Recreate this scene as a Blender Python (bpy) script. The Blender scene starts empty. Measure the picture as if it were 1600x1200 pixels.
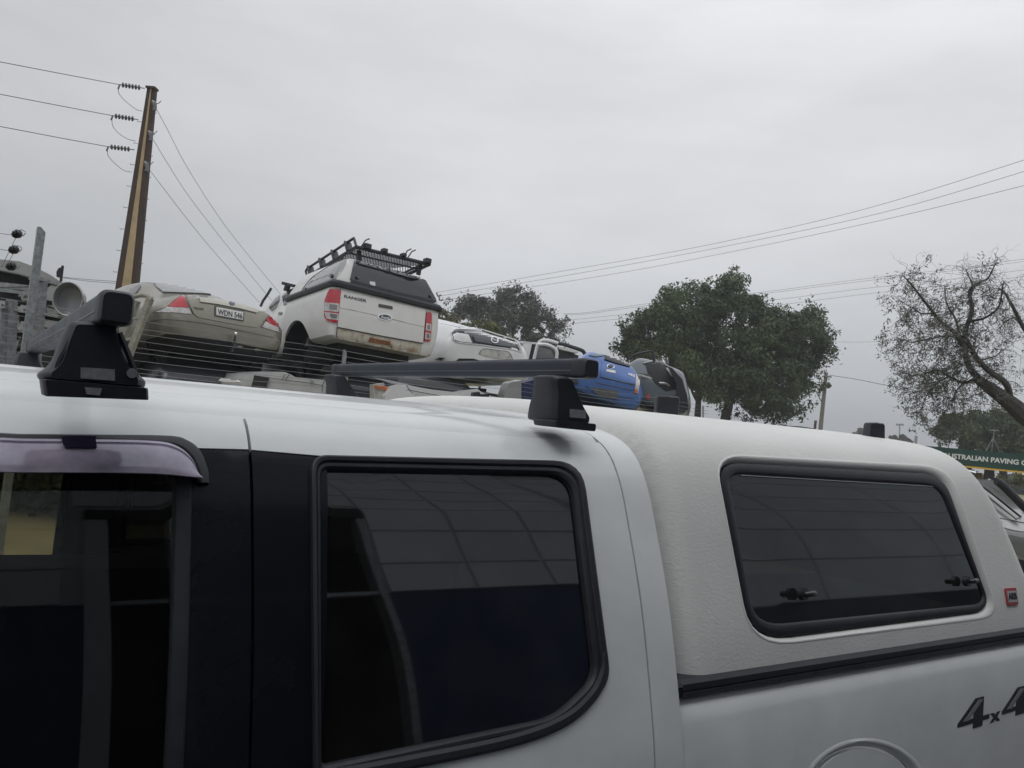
import bpy, bmesh, math, random
import numpy as np
from mathutils import Vector, Matrix
from mathutils.geometry import delaunay_2d_cdt
from mathutils.bvhtree import BVHTree

# ------------------------------------------------------------ camera, light, exposure
FPX = 1250.0
CAM = Vector((0.0, 0.0, 1.74))
roll = math.radians(5.71); pitch = math.atan(64.7/FPX)
FWD = Vector((0, math.cos(pitch), math.sin(pitch)))
_r0 = Vector((1, 0, 0)); _u0 = Vector((0, -math.sin(pitch), math.cos(pitch)))
RGT = _r0*math.cos(roll)+_u0*math.sin(roll)
UPV = _u0*math.cos(roll)-_r0*math.sin(roll)
sc = bpy.context.scene
cam = bpy.data.objects.new('camera', bpy.data.cameras.new('camera'))
sc.collection.objects.link(cam)
m = Matrix.Identity(4)
for i in range(3):
    m[i][0] = RGT[i]; m[i][1] = UPV[i]; m[i][2] = -FWD[i]; m[i][3] = CAM[i]
cam.matrix_world = m
cam.data.sensor_width = 36; cam.data.lens = 36*FPX/1600
cam.data.clip_start = 0.05; cam.data.clip_end = 3000
sc.camera = cam
sc.view_settings.view_transform = 'Standard'
sc.view_settings.look = 'None'
sc.view_settings.exposure = 0.0
sc.view_settings.gamma = 1.0
sc.view_settings.use_curve_mapping = False
sc.cycles.max_bounces = 8

SUN_EL, SUN_AZ = math.radians(58), math.radians(200)   # azimuth clockwise from +Y
world = bpy.data.worlds.new("World"); sc.world = world
world.use_nodes = True
wn = world.node_tree; wn.nodes.clear()
def wnode(t, **kw):
    n = wn.nodes.new(t)
    for k, v in kw.items(): setattr(n, k, v)
    return n
sky = wnode('ShaderNodeTexSky', sky_type='NISHITA', sun_disc=False)
sky.sun_elevation = SUN_EL; sky.sun_rotation = SUN_AZ
bgs = wnode('ShaderNodeBackground'); bgs.inputs['Strength'].default_value = 0.06
wn.links.new(sky.outputs[0], bgs.inputs['Color'])
# overcast cloud layer: brighter towards the zenith, soft wide cloud bands
tc = wnode('ShaderNodeTexCoord')
sep = wnode('ShaderNodeSeparateXYZ'); wn.links.new(tc.outputs['Generated'], sep.inputs[0])
mp = wnode('ShaderNodeMapping'); mp.inputs['Scale'].default_value = (1.0, 1.0, 3.6)
wn.links.new(tc.outputs['Generated'], mp.inputs[0])
no = wnode('ShaderNodeTexNoise'); no.inputs['Scale'].default_value = 2.3; no.inputs['Detail'].default_value = 6; no.inputs['Roughness'].default_value = 0.52
wn.links.new(mp.outputs[0], no.inputs['Vector'])
rmp = wnode('ShaderNodeValToRGB')
rmp.color_ramp.elements[0].position = 0.0; rmp.color_ramp.elements[0].color = (0.60, 0.64, 0.67, 1)
rmp.color_ramp.elements[1].position = 1.0; rmp.color_ramp.elements[1].color = (1.32, 1.34, 1.38, 1)
e = rmp.color_ramp.elements.new(0.22); e.color = (0.80, 0.815, 0.84, 1)
e = rmp.color_ramp.elements.new(0.5); e.color = (0.915, 0.925, 0.955, 1)
wn.links.new(sep.outputs[2], rmp.inputs[0])
cr = wnode('ShaderNodeMapRange'); cr.inputs['From Min'].default_value = 0.36; cr.inputs['From Max'].default_value = 0.64
cr.inputs['To Min'].default_value = 0.89; cr.inputs['To Max'].default_value = 1.05
wn.links.new(no.outputs['Fac'], cr.inputs['Value'])
mul = wnode('ShaderNodeMix', data_type='RGBA', blend_type='MULTIPLY'); mul.inputs[0].default_value = 1
wn.links.new(rmp.outputs[0], mul.inputs[6]); wn.links.new(cr.outputs[0], mul.inputs[7])
az = wnode('ShaderNodeMapRange'); az.interpolation_type = 'SMOOTHSTEP'      # the cover is thicker to the west (left)
az.inputs['From Min'].default_value = -0.62; az.inputs['From Max'].default_value = -0.02; az.inputs['To Min'].default_value = 0.78; az.inputs['To Max'].default_value = 1.0
wn.links.new(sep.outputs[0], az.inputs['Value'])
mul2 = wnode('ShaderNodeMix', data_type='RGBA', blend_type='MULTIPLY'); mul2.inputs[0].default_value = 1
wn.links.new(mul.outputs[2], mul2.inputs[6]); wn.links.new(az.outputs[0], mul2.inputs[7]); mul = mul2
bgc = wnode('ShaderNodeBackground'); bgc.inputs['Strength'].default_value = 1.0
wn.links.new(mul.outputs[2], bgc.inputs['Color'])
mx = wnode('ShaderNodeMixShader'); mx.inputs[0].default_value = 0.96
wn.links.new(bgs.outputs[0], mx.inputs[1]); wn.links.new(bgc.outputs[0], mx.inputs[2])
wo = wnode('ShaderNodeOutputWorld'); wn.links.new(mx.outputs[0], wo.inputs[0])

sl = bpy.data.lights.new('sun', 'SUN'); sl.energy = 0.5; sl.angle = math.radians(25); sl.color = (1, 0.97, 0.93)
so = bpy.data.objects.new('sun', sl); sc.collection.objects.link(so)
sd = Vector((math.sin(SUN_AZ)*math.cos(SUN_EL), math.cos(SUN_AZ)*math.cos(SUN_EL), math.sin(SUN_EL)))
so.rotation_euler = sd.to_track_quat('Z', 'Y').to_euler()
so.location = (0, 0, 30)

# ------------------------------------------------------------ helpers
R = math.radians
def ray(px, py):
    return FWD + RGT*((px-800)/FPX) + UPV*((600-py)/FPX)
def at(px, py, dep):
    """the place seen at picture point (px, py), dep metres ahead"""
    return CAM + ray(px, py)*dep
def project(P):
    d = P-CAM; z = d.dot(FWD)
    return 800+FPX*d.dot(RGT)/z, 600-FPX*d.dot(UPV)/z
def lerp(a, b, t): return a+(b-a)*t

def tag(o, label=None, cat=None, group=None, kind=None):
    if label: o['label'] = label
    if cat: o['category'] = cat
    if group: o['group'] = group
    if kind: o['kind'] = kind
    return o

class MB:
    """collects geometry for one mesh"""
    def __init__(s): s.v = []; s.f = []; s.mi = []; s.cur = 0
    def add(s, vs, fs):
        n = len(s.v); s.v += [tuple(p) for p in vs]
        s.f += [tuple(i+n for i in f) for f in fs]; s.mi += [s.cur]*len(fs)
    def box(s, c, size, rot=None, taper=1.0):
        hx, hy, hz = size[0]/2, size[1]/2, size[2]/2
        vs = []
        for z in (-1, 1):
            t = taper if z > 0 else 1
            for x, y in ((-1, -1), (1, -1), (1, 1), (-1, 1)):
                p = Vector((x*hx*t, y*hy*t, z*hz))
                if rot: p = rot @ p
                vs.append(Vector(c)+p)
        s.add(vs, [(3, 2, 1, 0), (4, 5, 6, 7), (0, 1, 5, 4), (1, 2, 6, 5), (2, 3, 7, 6), (3, 0, 4, 7)])
        return s
    def bar(s, a, b, w, h, up=Vector((0, 0, 1))):
        a = Vector(a); b = Vector(b); d = (b-a); L = d.length; y = d.normalized()
        x = y.cross(up).normalized(); z = x.cross(y)
        rot = Matrix((x, y, z)).transposed()
        return s.box((a+b)/2, (w, L, h), rot)
    def tube(s, pts, r, n=8, cap=True):
        pts = [Vector(p) for p in pts]
        if not isinstance(r, (list, tuple)): r = [r]*len(pts)
        vs = []; prevx = None
        for i, p in enumerate(pts):
            a = pts[max(i-1, 0)]; b = pts[min(i+1, len(pts)-1)]
            t = (b-a).normalized() if (b-a).length > 1e-9 else Vector((0, 0, 1))
            if prevx is None:
                x = t.cross(Vector((0, 0, 1)))
                if x.length < 1e-3: x = t.cross(Vector((0, 1, 0)))
            else: x = prevx - t*prevx.dot(t)
            x.normalize(); prevx = x; y = t.cross(x)
            for k in range(n):
                a_ = 2*math.pi*k/n
                vs.append(p+(x*math.cos(a_)+y*math.sin(a_))*r[i])
        fs = []
        for i in range(len(pts)-1):
            for k in range(n):
                k2 = (k+1) % n
                fs.append((i*n+k, i*n+k2, (i+1)*n+k2, (i+1)*n+k))
        if cap:
            fs.append(tuple(range(n-1, -1, -1))); fs.append(tuple(range((len(pts)-1)*n, len(pts)*n)))
        s.add(vs, fs); return s
    def loft(s, loops, closed=True, cap=False):
        n = len(loops[0]); vs = [p for l in loops for p in l]; fs = []
        for i in range(len(loops)-1):
            for k in range(n if closed else n-1):
                k2 = (k+1) % n
                fs.append((i*n+k, i*n+k2, (i+1)*n+k2, (i+1)*n+k))
        if cap:
            fs.append(tuple(range(n-1, -1, -1))); fs.append(tuple(range((len(loops)-1)*n, len(loops)*n)))
        s.add(vs, fs); return s
    def disc(s, c, axis, r, th, n=20):
        axis = Vector(axis).normalized(); c = Vector(c)
        return s.tube([c-axis*th/2, c+axis*th/2], r, n)
    def xf(s, M):
        s.v = [tuple(M @ Vector(p)) for p in s.v]; return s

def finish(me, sharp=35):
    bm = bmesh.new(); bm.from_mesh(me)
    bmesh.ops.recalc_face_normals(bm, faces=bm.faces)
    for f in bm.faces: f.smooth = True
    a = R(sharp)
    for e in bm.edges:
        if len(e.link_faces) == 2 and e.calc_face_angle(0) > a: e.smooth = False
    bm.to_mesh(me); bm.free()

COL = sc.collection
def mesh_obj(name, mb, mat, parent=None, M=None, smooth=True, sub=0, bevel=0, recalc=True):
    me = bpy.data.meshes.new(name)
    vs = mb.v if M is None else [tuple(M @ Vector(p)) for p in mb.v]
    me.from_pydata(vs, [], mb.f)
    mats = mat if isinstance(mat, (list, tuple)) else [mat]
    for x in mats: me.materials.append(x)
    if len(mats) > 1: me.polygons.foreach_set('material_index', mb.mi)
    if smooth: finish(me, 35 if not sub else 180)
    o = bpy.data.objects.new(name, me); COL.objects.link(o)
    if bevel:
        b = o.modifiers.new('b', 'BEVEL'); b.width = bevel; b.segments = 2; b.limit_method = 'ANGLE'; b.angle_limit = R(30)
    if sub:
        b = o.modifiers.new('s', 'SUBSURF'); b.levels = b.render_levels = sub
    if parent: o.parent = parent
    return o

class Thing:
    """an Empty at the thing's base; parts are given in world space unless local=True"""
    def __init__(s, name, label, cat, M, group=None):
        if not isinstance(M, Matrix): M = Matrix.Translation(Vector(M))
        s.M = M; s.Mi = M.inverted()
        s.root = bpy.data.objects.new(name, None); COL.objects.link(s.root)
        s.root.empty_display_size = 0.2
        s.root.matrix_world = M
        tag(s.root, label, cat, group)
    def part(s, name, mb, mat, parent=None, local=False, label=None, kind=None, **kw):
        o = mesh_obj(name, mb, mat, parent or s.root, None if local else s.Mi, **kw)
        if label: o['label'] = label
        if kind: o['kind'] = kind
        return o

def single(name, mb, mat, label, cat, group=None, base=None, **kw):
    """a thing that is one mesh, origin at its base"""
    b = Vector(base) if base is not None else Vector(mb.v[0])
    o = mesh_obj(name, mb, mat, None, Matrix.Translation(-b), **kw)
    o.location = b
    return tag(o, label, cat, group)

def structure(name, mb, mat, **kw):
    o = mesh_obj(name, mb, mat, **kw); o['kind'] = 'structure'; return o

def copy_tree(o, M=None, label=None, parent=None):
    c = o.copy(); COL.objects.link(c)
    if parent: c.parent = parent
    if M is not None: c.matrix_world = M
    if label: c['label'] = label
    for ch in [x for x in list(COL.objects) if x.parent == o]: copy_tree(ch, parent=c)
    return c

# 2D outlines -----------------------------------------------------------
def rounded(verts, k=6, edge=8):
    """verts: (x, y, radius); fixed number of points, so alike outlines can be joined"""
    n = len(verts); out = []
    P = [Vector(v[:2]) for v in verts]; rr = [v[2] if len(v) > 2 else 0 for v in verts]
    cs = []
    for i in range(n):
        a = (P[i-1]-P[i]); b = (P[(i+1) % n]-P[i])
        ra = min(rr[i], a.length*.49); rb = min(rr[i], b.length*.49)
        s_ = P[i]+a.normalized()*ra; e_ = P[i]+b.normalized()*rb
        cs.append([s_.lerp(P[i], t).lerp(P[i].lerp(e_, t), t) for t in [j/k for j in range(k+1)]])
    for i in range(n):
        out += cs[i]
        a = cs[i][-1]; b = cs[(i+1) % n][0]
        out += [a.lerp(b, j/edge) for j in range(1, edge)]
    return [(p.x, p.y) for p in out]

def smooth_line(pts, n=6):
    """catmull-rom through open points of any dimension"""
    P = [np.array(p, float) for p in pts]; out = []
    for i in range(len(P)-1):
        p0 = P[i-1] if i else 2*P[0]-P[1]; p1 = P[i]; p2 = P[i+1]
        p3 = P[i+2] if i+2 < len(P) else 2*P[-1]-P[-2]
        for j in range(n):
            t = j/n
            out.append(0.5*((2*p1)+(-p0+p2)*t+(2*p0-5*p1+4*p2-p3)*t*t+(-p0+3*p1-3*p2+p3)*t**3))
    out.append(P[-1])
    return out

def dense(poly, step):
    out = []
    n = len(poly)
    for i in range(n):
        a = np.array(poly[i][:2], float); b = np.array(poly[(i+1) % n][:2], float)
        k = max(1, int(np.linalg.norm(b-a)/step))
        for j in range(k): out.append(tuple(a+(b-a)*j/k))
    return out

def inside(pts, poly):
    x = pts[:, 0]; y = pts[:, 1]; r = np.zeros(len(pts), bool); n = len(poly)
    for i in range(n):
        x1, y1 = poly[i]; x2, y2 = poly[(i+1) % n]
        if y1 == y2: continue
        c = ((y1 > y) != (y2 > y)) & (x < (x2-x1)*(y-y1)/(y2-y1)+x1)
        r ^= c
    return r

def cdt_patch(mapf, outer, holes=(), grid=0.03, off=0.0, thick=0.0, mb=None, asp=1.0, offf=None, close=False):
    """sheet cut to an outline and laid on a surface: mapf((u, v)) -> point, normal"""
    mb = mb or MB()
    loops = [dense(outer, grid)]+[dense(h, grid) for h in holes]
    vs = []; es = []
    for l in loops:
        b = len(vs); vs += l; es += [(b+i, b+(i+1) % len(l)) for i in range(len(l))]
    A = np.array(loops[0]); lo = A.min(0); hi = A.max(0)
    gx = np.arange(lo[0]+grid/2, hi[0], grid); gy = np.arange(lo[1]+grid/2, hi[1], grid*asp)
    G = np.array([(x+(grid/2 if j % 2 else 0), y) for j, y in enumerate(gy) for x in gx])
    if len(G):
        ok = inside(G, loops[0])
        for h in loops[1:]: ok &= ~inside(G, h)
        B = np.array(vs)
        G = G[ok]
        if len(G):
            keep = []
            for c in range(0, len(G), 500):
                D = ((G[c:c+500, None, :]-B[None])**2).sum(-1).min(1)
                keep.append(D > (grid*.4)**2)
            G = G[np.concatenate(keep)]
            vs = vs+[tuple(g) for g in G]
    r = delaunay_2d_cdt([Vector(v) for v in vs], es, [], 0, 1e-7)
    V, T = r[0], r[2]
    C = np.array([[(V[t[0]].x+V[t[1]].x+V[t[2]].x)/3, (V[t[0]].y+V[t[1]].y+V[t[2]].y)/3] for t in T])
    ok = inside(C, loops[0])
    for h in loops[1:]: ok &= ~inside(C, h)
    pn = [mapf((v.x, v.y)) for v in V]
    tris = [tuple(t) for t, k in zip(T, ok) if k and all(pn[i] is not None for i in t)]
    offs = [off if offf is None else offf((v.x, v.y)) for v in V]
    top = [None if q is None else q[0]+q[1]*offs[i] for i, q in enumerate(pn)]
    used = sorted({i for t in tris for i in t}); idx = {u: k for k, u in enumerate(used)}
    vv = [top[i] for i in used]; fs = [tuple(idx[i] for i in t) for t in tris]
    if thick:
        cnt = {}
        for t in tris:
            for a, b in ((t[0], t[1]), (t[1], t[2]), (t[2], t[0])):
                cnt[(min(a, b), max(a, b))] = cnt.get((min(a, b), max(a, b)), 0)+1
        low = {}
        for (a, b), c in cnt.items():
            if c == 1:
                for q in (a, b):
                    if q not in low:
                        low[q] = len(vv); vv.append(pn[q][0]+pn[q][1]*(offs[q]-thick))
                fs.append((idx[a], idx[b], low[b], low[a]))
    mb.add(vv, fs)
    return mb

def ring(mapf, la, lb, prof, mb=None):
    """band between two outlines of equal count; prof: (t, height) pairs"""
    mb = mb or MB(); loops = []
    for t, h in prof:
        L = []
        for a, b in zip(la, lb):
            q = mapf((lerp(a[0], b[0], t), lerp(a[1], b[1], t)))
            if q is None: q = (Vector((0, 0, 0)), Vector((0, 0, 1)))
            L.append(q[0]+q[1]*h)
        loops.append(L)
    return mb.loft(loops)

# materials -------------------------------------------------------------
def mat(name, col, rough=0.5, metal=0.0, coat=0.0, noise=0.0, nscale=8.0, bump=0.0, bscale=60.0, bstretch=(1, 1, 1), col2=None, trans=0.0, spec=0.5, ior=1.45, coatr=0.05, alpha=1.0, coord='Object', thr=None, rnoise=0.0):
    m = bpy.data.materials.new(name); m.use_nodes = True
    nt = m.node_tree; b = nt.nodes['Principled BSDF']
    b.inputs['Base Color'].default_value = (*col, 1)
    b.inputs['Roughness'].default_value = rough
    b.inputs['Metallic'].default_value = metal
    b.inputs['Coat Weight'].default_value = coat
    b.inputs['Coat Roughness'].default_value = coatr
    b.inputs['Transmission Weight'].default_value = trans
    b.inputs['Specular IOR Level'].default_value = spec
    b.inputs['IOR'].default_value = ior
    b.inputs['Alpha'].default_value = alpha
    if noise or bump or col2 or rnoise:
        t = nt.nodes.new('ShaderNodeTexCoord')
    if noise or col2 or rnoise:
        n = nt.nodes.new('ShaderNodeTexNoise'); n.inputs['Scale'].default_value = nscale; n.inputs['Detail'].default_value = 8
        n.inputs['Roughness'].default_value = 0.6
        nt.links.new(t.outputs[coord], n.inputs['Vector'])
        if noise or col2:
            r = nt.nodes.new('ShaderNodeValToRGB')
            c2 = col2 or tuple(max(0, c*(1-noise)) for c in col); c1 = col if col2 else tuple(min(1, c*(1+noise*.5)) for c in col)
            lo, hi = thr or (0.35, 0.68)
            r.color_ramp.elements[0].position = lo; r.color_ramp.elements[0].color = (*c2, 1)
            r.color_ramp.elements[1].position = hi; r.color_ramp.elements[1].color = (*c1, 1)
            nt.links.new(n.outputs['Fac'], r.inputs[0]); nt.links.new(r.outputs[0], b.inputs['Base Color'])
        if rnoise:
            q = nt.nodes.new('ShaderNodeMapRange'); q.inputs['To Min'].default_value = rough; q.inputs['To Max'].default_value = rough+rnoise
            q.inputs['From Min'].default_value = .4; q.inputs['From Max'].default_value = .65
            nt.links.new(n.outputs['Fac'], q.inputs['Value']); nt.links.new(q.outputs[0], b.inputs['Roughness'])
    if bump:
        mp_ = nt.nodes.new('ShaderNodeMapping'); mp_.inputs['Scale'].default_value = bstretch
        nt.links.new(t.outputs[coord], mp_.inputs[0])
        n2 = nt.nodes.new('ShaderNodeTexNoise'); n2.inputs['Scale'].default_value = bscale; n2.inputs['Detail'].default_value = 5
        nt.links.new(mp_.outputs[0], n2.inputs['Vector'])
        bp = nt.nodes.new('ShaderNodeBump'); bp.inputs['Strength'].default_value = bump; bp.inputs['Distance'].default_value = 0.01
        nt.links.new(n2.outputs['Fac'], bp.inputs['Height']); nt.links.new(bp.outputs[0], b.inputs['Normal'])
    return m

def glass(name, tint, dens, rough=0.03, spec=0.5, dust_or_scatter=0.0):
    """tinted sheet: glossy surface over a see-through coloured layer"""
    m = bpy.data.materials.new(name); m.use_nodes = True; nt = m.node_tree; nt.nodes.clear()
    o = nt.nodes.new('ShaderNodeOutputMaterial'); mx = nt.nodes.new('ShaderNodeMixShader')
    tr = nt.nodes.new('ShaderNodeBsdfTransparent'); tr.inputs[0].default_value = (*[c*dens for c in tint], 1)
    gl = nt.nodes.new('ShaderNodeBsdfGlossy'); gl.inputs['Roughness'].default_value = rough; gl.inputs[0].default_value = (.86, .93, 1, 1)
    fr = nt.nodes.new('ShaderNodeFresnel'); fr.inputs[0].default_value = 1.0+spec
    nt.links.new(fr.outputs[0], mx.inputs[0]); nt.links.new(tr.outputs[0], mx.inputs[1]); nt.links.new(gl.outputs[0], mx.inputs[2])
    last = mx
    if dust_or_scatter:
        df = nt.nodes.new('ShaderNodeBsdfDiffuse'); df.inputs[0].default_value = (.45, .43, .4, 1)
        m2 = nt.nodes.new('ShaderNodeMixShader'); t = nt.nodes.new('ShaderNodeTexCoord'); n = nt.nodes.new('ShaderNodeTexNoise')
        n.inputs['Scale'].default_value = 14; n.inputs['Detail'].default_value = 10; nt.links.new(t.outputs['Object'], n.inputs[0])
        q = nt.nodes.new('ShaderNodeMapRange'); q.inputs['From Min'].default_value = .35; q.inputs['From Max'].default_value = .75
        q.inputs['To Min'].default_value = dust_or_scatter*.4; q.inputs['To Max'].default_value = dust_or_scatter*1.3
        nt.links.new(n.outputs['Fac'], q.inputs['Value']); nt.links.new(q.outputs[0], m2.inputs[0])
        nt.links.new(mx.outputs[0], m2.inputs[1]); nt.links.new(df.outputs[0], m2.inputs[2]); last = m2
    nt.links.new(last.outputs[0], o.inputs[0])
    return m

M_white = mat('white_paint', (.74, .775, .785), .42, coat=.6, coatr=.1, noise=.09, nscale=5, rnoise=.14)
M_canopy = mat('canopy_paint', (.76, .77, .75), .5, coat=.15, coatr=.3, noise=.05, nscale=5, bump=.12, bscale=105, bstretch=(1, 1, 1.9))
M_black_trim = mat('black_rubber', (.024, .026, .033), .5, noise=.2, nscale=30, bump=.05, bscale=200)
M_black_gloss = mat('black_applique', (.007, .009, .014), .22, coat=.2, spec=.3, rnoise=.08, nscale=6)
M_black_plastic = mat('black_plastic', (.030, .033, .041), .5, noise=.25, nscale=14, bump=.12, bscale=320)
M_black_alu = mat('black_alloy', (.030, .038, .054), .42, metal=.3, noise=.25, nscale=9, rnoise=.15)
M_grey_label = mat('grey_label', (.30, .31, .33), .5, noise=.2, nscale=90)
M_glass_dark = glass('privacy_glass', (.20, .22, .25), .16, .03, .95, dust_or_scatter=.02)
M_glass_front = glass('tinted_glass', (.90, .90, .78), .72, .02, .5, dust_or_scatter=.008)
M_interior = mat('dark_interior', (.022, .022, .024), .8, noise=.3, nscale=20)
M_chrome = mat('chrome', (.75, .76, .78), .15, metal=1)
M_galv = mat('galvanised_steel', (.33, .35, .36), .5, metal=.6, noise=.35, nscale=25)
M_tyre = mat('tyre_rubber', (.02, .02, .021), .8, noise=.3, nscale=30)
M_dark = mat('dark_underbody', (.018, .019, .021), .75, noise=.4, nscale=7)
# ------------------------------------------------------------ setting: ground, building behind the viewer
def sheet(z, x0, x1, y0, y1, n=1):
    mb = MB(); vs = [(lerp(x0, x1, i/n), lerp(y0, y1, j/n), z) for j in range(n+1) for i in range(n+1)]
    mb.add(vs, [(j*(n+1)+i, j*(n+1)+i+1, (j+1)*(n+1)+i+1, (j+1)*(n+1)+i) for j in range(n) for i in range(n)])
    return mb
M_ground = mat('dry_earth', (.30, .25, .14), .95, col2=(.16, .15, .07), nscale=.35, bump=.6, bscale=4, thr=(.4, .62))
M_asph = mat('asphalt', (.06, .06, .062), .9, noise=.35, nscale=2, bump=.4, bscale=90)
structure('ground', sheet(0.0, -900, 900, -900, 1500), M_ground)
structure('yard_pavement', sheet(0.006, -9, 14, -2.45, 5.6), M_asph)

# frame of the parked ute: s runs towards its tail, d into the body, z up
AZ = R(56.6)
E_S = Vector((math.sin(AZ), math.cos(AZ), 0)); E_N = Vector((-math.cos(AZ), math.sin(AZ), 0))
O_C = E_N*1.0
TILT = R(0.9)
def car(s, d, z):
    return O_C+E_N*d+E_S*(s*math.cos(TILT)-(z-1.0)*math.sin(TILT))+Vector((0, 0, 1))*(z+s*math.sin(TILT))
def car_dir(s, d, z): return E_S*s+E_N*d+Vector((0, 0, z))

class Skin:
    def __init__(s, prof, deform=None):
        P = smooth_line(prof, 10)
        L = [0.0]
        for a, b in zip(P, P[1:]): L.append(L[-1]+float(np.linalg.norm(b-a)))
        s.L = np.array(L); s.P = np.array(P); s.vmax = L[-1]; s.deform = deform
    def dz(s, v): return float(np.interp(v, s.L, s.P[:, 0])), float(np.interp(v, s.L, s.P[:, 1]))
    def v_at(s, z): return float(np.interp(z, s.P[:, 1], s.L))
    def raw(s, u, v):
        d, z = s.dz(v)
        if s.deform:
            a = s.dz(v-.01); b = s.dz(v+.01); t = Vector((b[0]-a[0], b[1]-a[1])); 
            t = t.normalized() if t.length > 1e-9 else Vector((0, 1))
            u, d, z = s.deform(u, d, z, t)
        return car(u, d, z)
    def __call__(s, uv):
        u, v = uv; P = s.raw(u, v)
        if v > s.vmax-.012: a, b = s.raw(u, v-.012), P
        else: a, b = s.raw(u, v-.006), s.raw(u, v+.006)
        n = (b-a).cross(s.raw(u+.006, v)-s.raw(u-.006, v))
        n.normalize()
        if n.dot(E_N) > 0.0 and n.z < 0.3: n = -n
        if n.z < -0.6: n = -n
        return P, n
    def uv(s, px, py, u=.4, v=None):
        v = s.vmax*.5 if v is None else v
        for _ in range(40):
            x, y = project(s.raw(u, v)); fx, fy = px-x, py-y
            if abs(fx)+abs(fy) < .02: break
            h = 1e-3
            xu, yu = project(s.raw(u+h, v)); xv, yv = project(s.raw(u, v+h))
            a, b, c, d = (xu-x)/h, (xv-x)/h, (yu-y)/h, (yv-y)/h
            det = a*d-b*c
            if abs(det) < 1e-6: break
            du = (fx*d-b*fy)/det; dv = (a*fy-c*fx)/det
            m_ = max(abs(du), abs(dv)); k = min(1, .15/m_) if m_ > 0 else 1
            u += du*k; v = min(max(v+dv*k, 0.0), s.vmax-.02)
        return u, v
    def trace(s, pts, **kw):
        out = []; u, v = .4, s.vmax*.5
        for p in pts:
            u, v = s.uv(p[0], p[1], u, v); out.append((u, v))
        return out

CABP = [(0.03, .42), (0.0, .60), (0.0, .90), (0.006, 1.05), (0.018, 1.16), (.042, 1.27), (.083, 1.42), (.135, 1.56), (.168, 1.635), (.205, 1.685), (.25, 1.713), (.31, 1.730), (.42, 1.744), (.65, 1.756), (.93, 1.761)]
cab = Skin(CABP)
HALF_W = .93
def mirror(mb):
    """the other side of the body"""
    out = MB(); c = car(0, HALF_W, 0)
    out.v = [tuple(Vector(p)-E_N*(2*(Vector(p)-c).dot(E_N))) for p in mb.v]
    out.f = [tuple(reversed(f)) for f in mb.f]; out.mi = list(mb.mi)
    return out

# building wall behind the viewer (seen in the ute's paint and glass)
M_wallup = mat('painted_concrete', (.55, .56, .57), .8, noise=.15, nscale=1.5, bump=.2, bscale=12)
M_wallblue = mat('blue_paint', (.022, .045, .12), .7, noise=.2, nscale=1.2)
M_wallpanel = mat('grey_cladding', (.66, .67, .69), .6, noise=.12, nscale=2)
WD = -3.2   # d of the wall face
def wallp(s, z, d=WD): return O_C+E_N*d+E_S*s+Vector((0, 0, z))
def wbox(mb, s0, s1, z0, z1, d0, d1):
    vs = [wallp(s, z, d) for z in (z0, z1) for d in (d0, d1) for s in (s0, s1)]
    mb.add(vs, [(0, 1, 3, 2), (4, 6, 7, 5), (0, 4, 5, 1), (2, 3, 7, 6), (0, 2, 6, 4), (1, 5, 7, 3)])
    return mb
WH = 6.6
SX = 4.1                                   # the higher dado ends here
bld = Thing('workshop_building', 'grey clad workshop with blue lower wall mirrored in the ute windows', 'building', wallp(0, 0))
DO0, DO1, DOZ = .55, 2.25, 4.15
WB1, WB2 = 3.08, 2.0
M_navy = mat('navy_paint', (.016, .022, .045), .7, noise=.2, nscale=1.2)
mb = MB(); wbox(mb, -7, DO0, 0, WB1, WD, WD-.2); wbox(mb, DO1, SX, 0, WB1, WD, WD-.2)
bld.part('dado_wall', mb, M_wallblue)
bld.part('dado_wall', wbox(MB(), SX+.002, 16, 0, WB2, WD, WD-.2), M_navy)
mb = MB(); wbox(mb, -7, DO0, WB1+.002, DOZ, WD, WD-.2); wbox(mb, DO1, SX, WB1+.002, DOZ, WD, WD-.2); wbox(mb, SX+.002, 16, WB2+.002, DOZ, WD, WD-.2)
wbox(mb, -7, 16, DOZ+.002, WH, WD, WD-.2)
bld.part('upper_wall', mb, M_wallup)
for s0, s1, zb, rh in [(-3.0+i*1.15, -1.87+i*1.15, WB1, .36) for i in range(3)]+[(DO1+i*.66+.02, DO1+(i+1)*.66, WB1, .36) for i in range(3)]+[(SX+.02+i*2.15, SX+2.15*(i+1), WB2, .52) for i in range(5)]:
    z = zb+.01
    while z < WH-.1:
        bld.part('cladding_panel', wbox(MB(), s0, s1-.008, z, min(z+rh-.018, WH-.01), WD+.022, WD+.001), M_wallpanel, smooth=False); z += rh
z = DOZ+.1
while z < WH-.1:
    bld.part('cladding_panel', wbox(MB(), DO0-.08, DO1-.01, z, min(z+.34, WH-.01), WD+.022, WD+.001), M_wallpanel, smooth=False); z += .36
mb = wbox(MB(), DO0-.6, DO1+.6, 0, DOZ, WD-2.5, WD-2.7); wbox(mb, DO0-.6, DO0-.4, 0, DOZ, WD-.21, WD-2.5); wbox(mb, DO1+.4, DO1+.6, 0, DOZ, WD-.21, WD-2.5); wbox(mb, DO0-.6, DO1+.6, DOZ, DOZ+.1, WD-.21, WD-2.7)
bld.part('back_wall', mb, M_dark)
M_jamb = mat('light_jamb', (.5, .51, .52), .6)
for a, b in ((DO0-.02, DO0+.10), (.98, 1.03), (DO1-.06, DO1-.01)):
    bld.part('door_jamb', wbox(MB(), a, b, 1.6 if a > .6 and a < 1.5 else 0, DOZ-.2, WD+.03, WD-.1), M_jamb if a < 1.5 else M_galv)
bld.part('door_rail', wbox(MB(), DO0+.11, DO1-.07, WB1-.03, WB1+.02, WD+.02, WD-.05), M_galv)
bld.part('door_head', wbox(MB(), DO0-.02, DO1, DOZ-.19, DOZ, WD+.04, WD-.1), M_dark)
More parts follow.
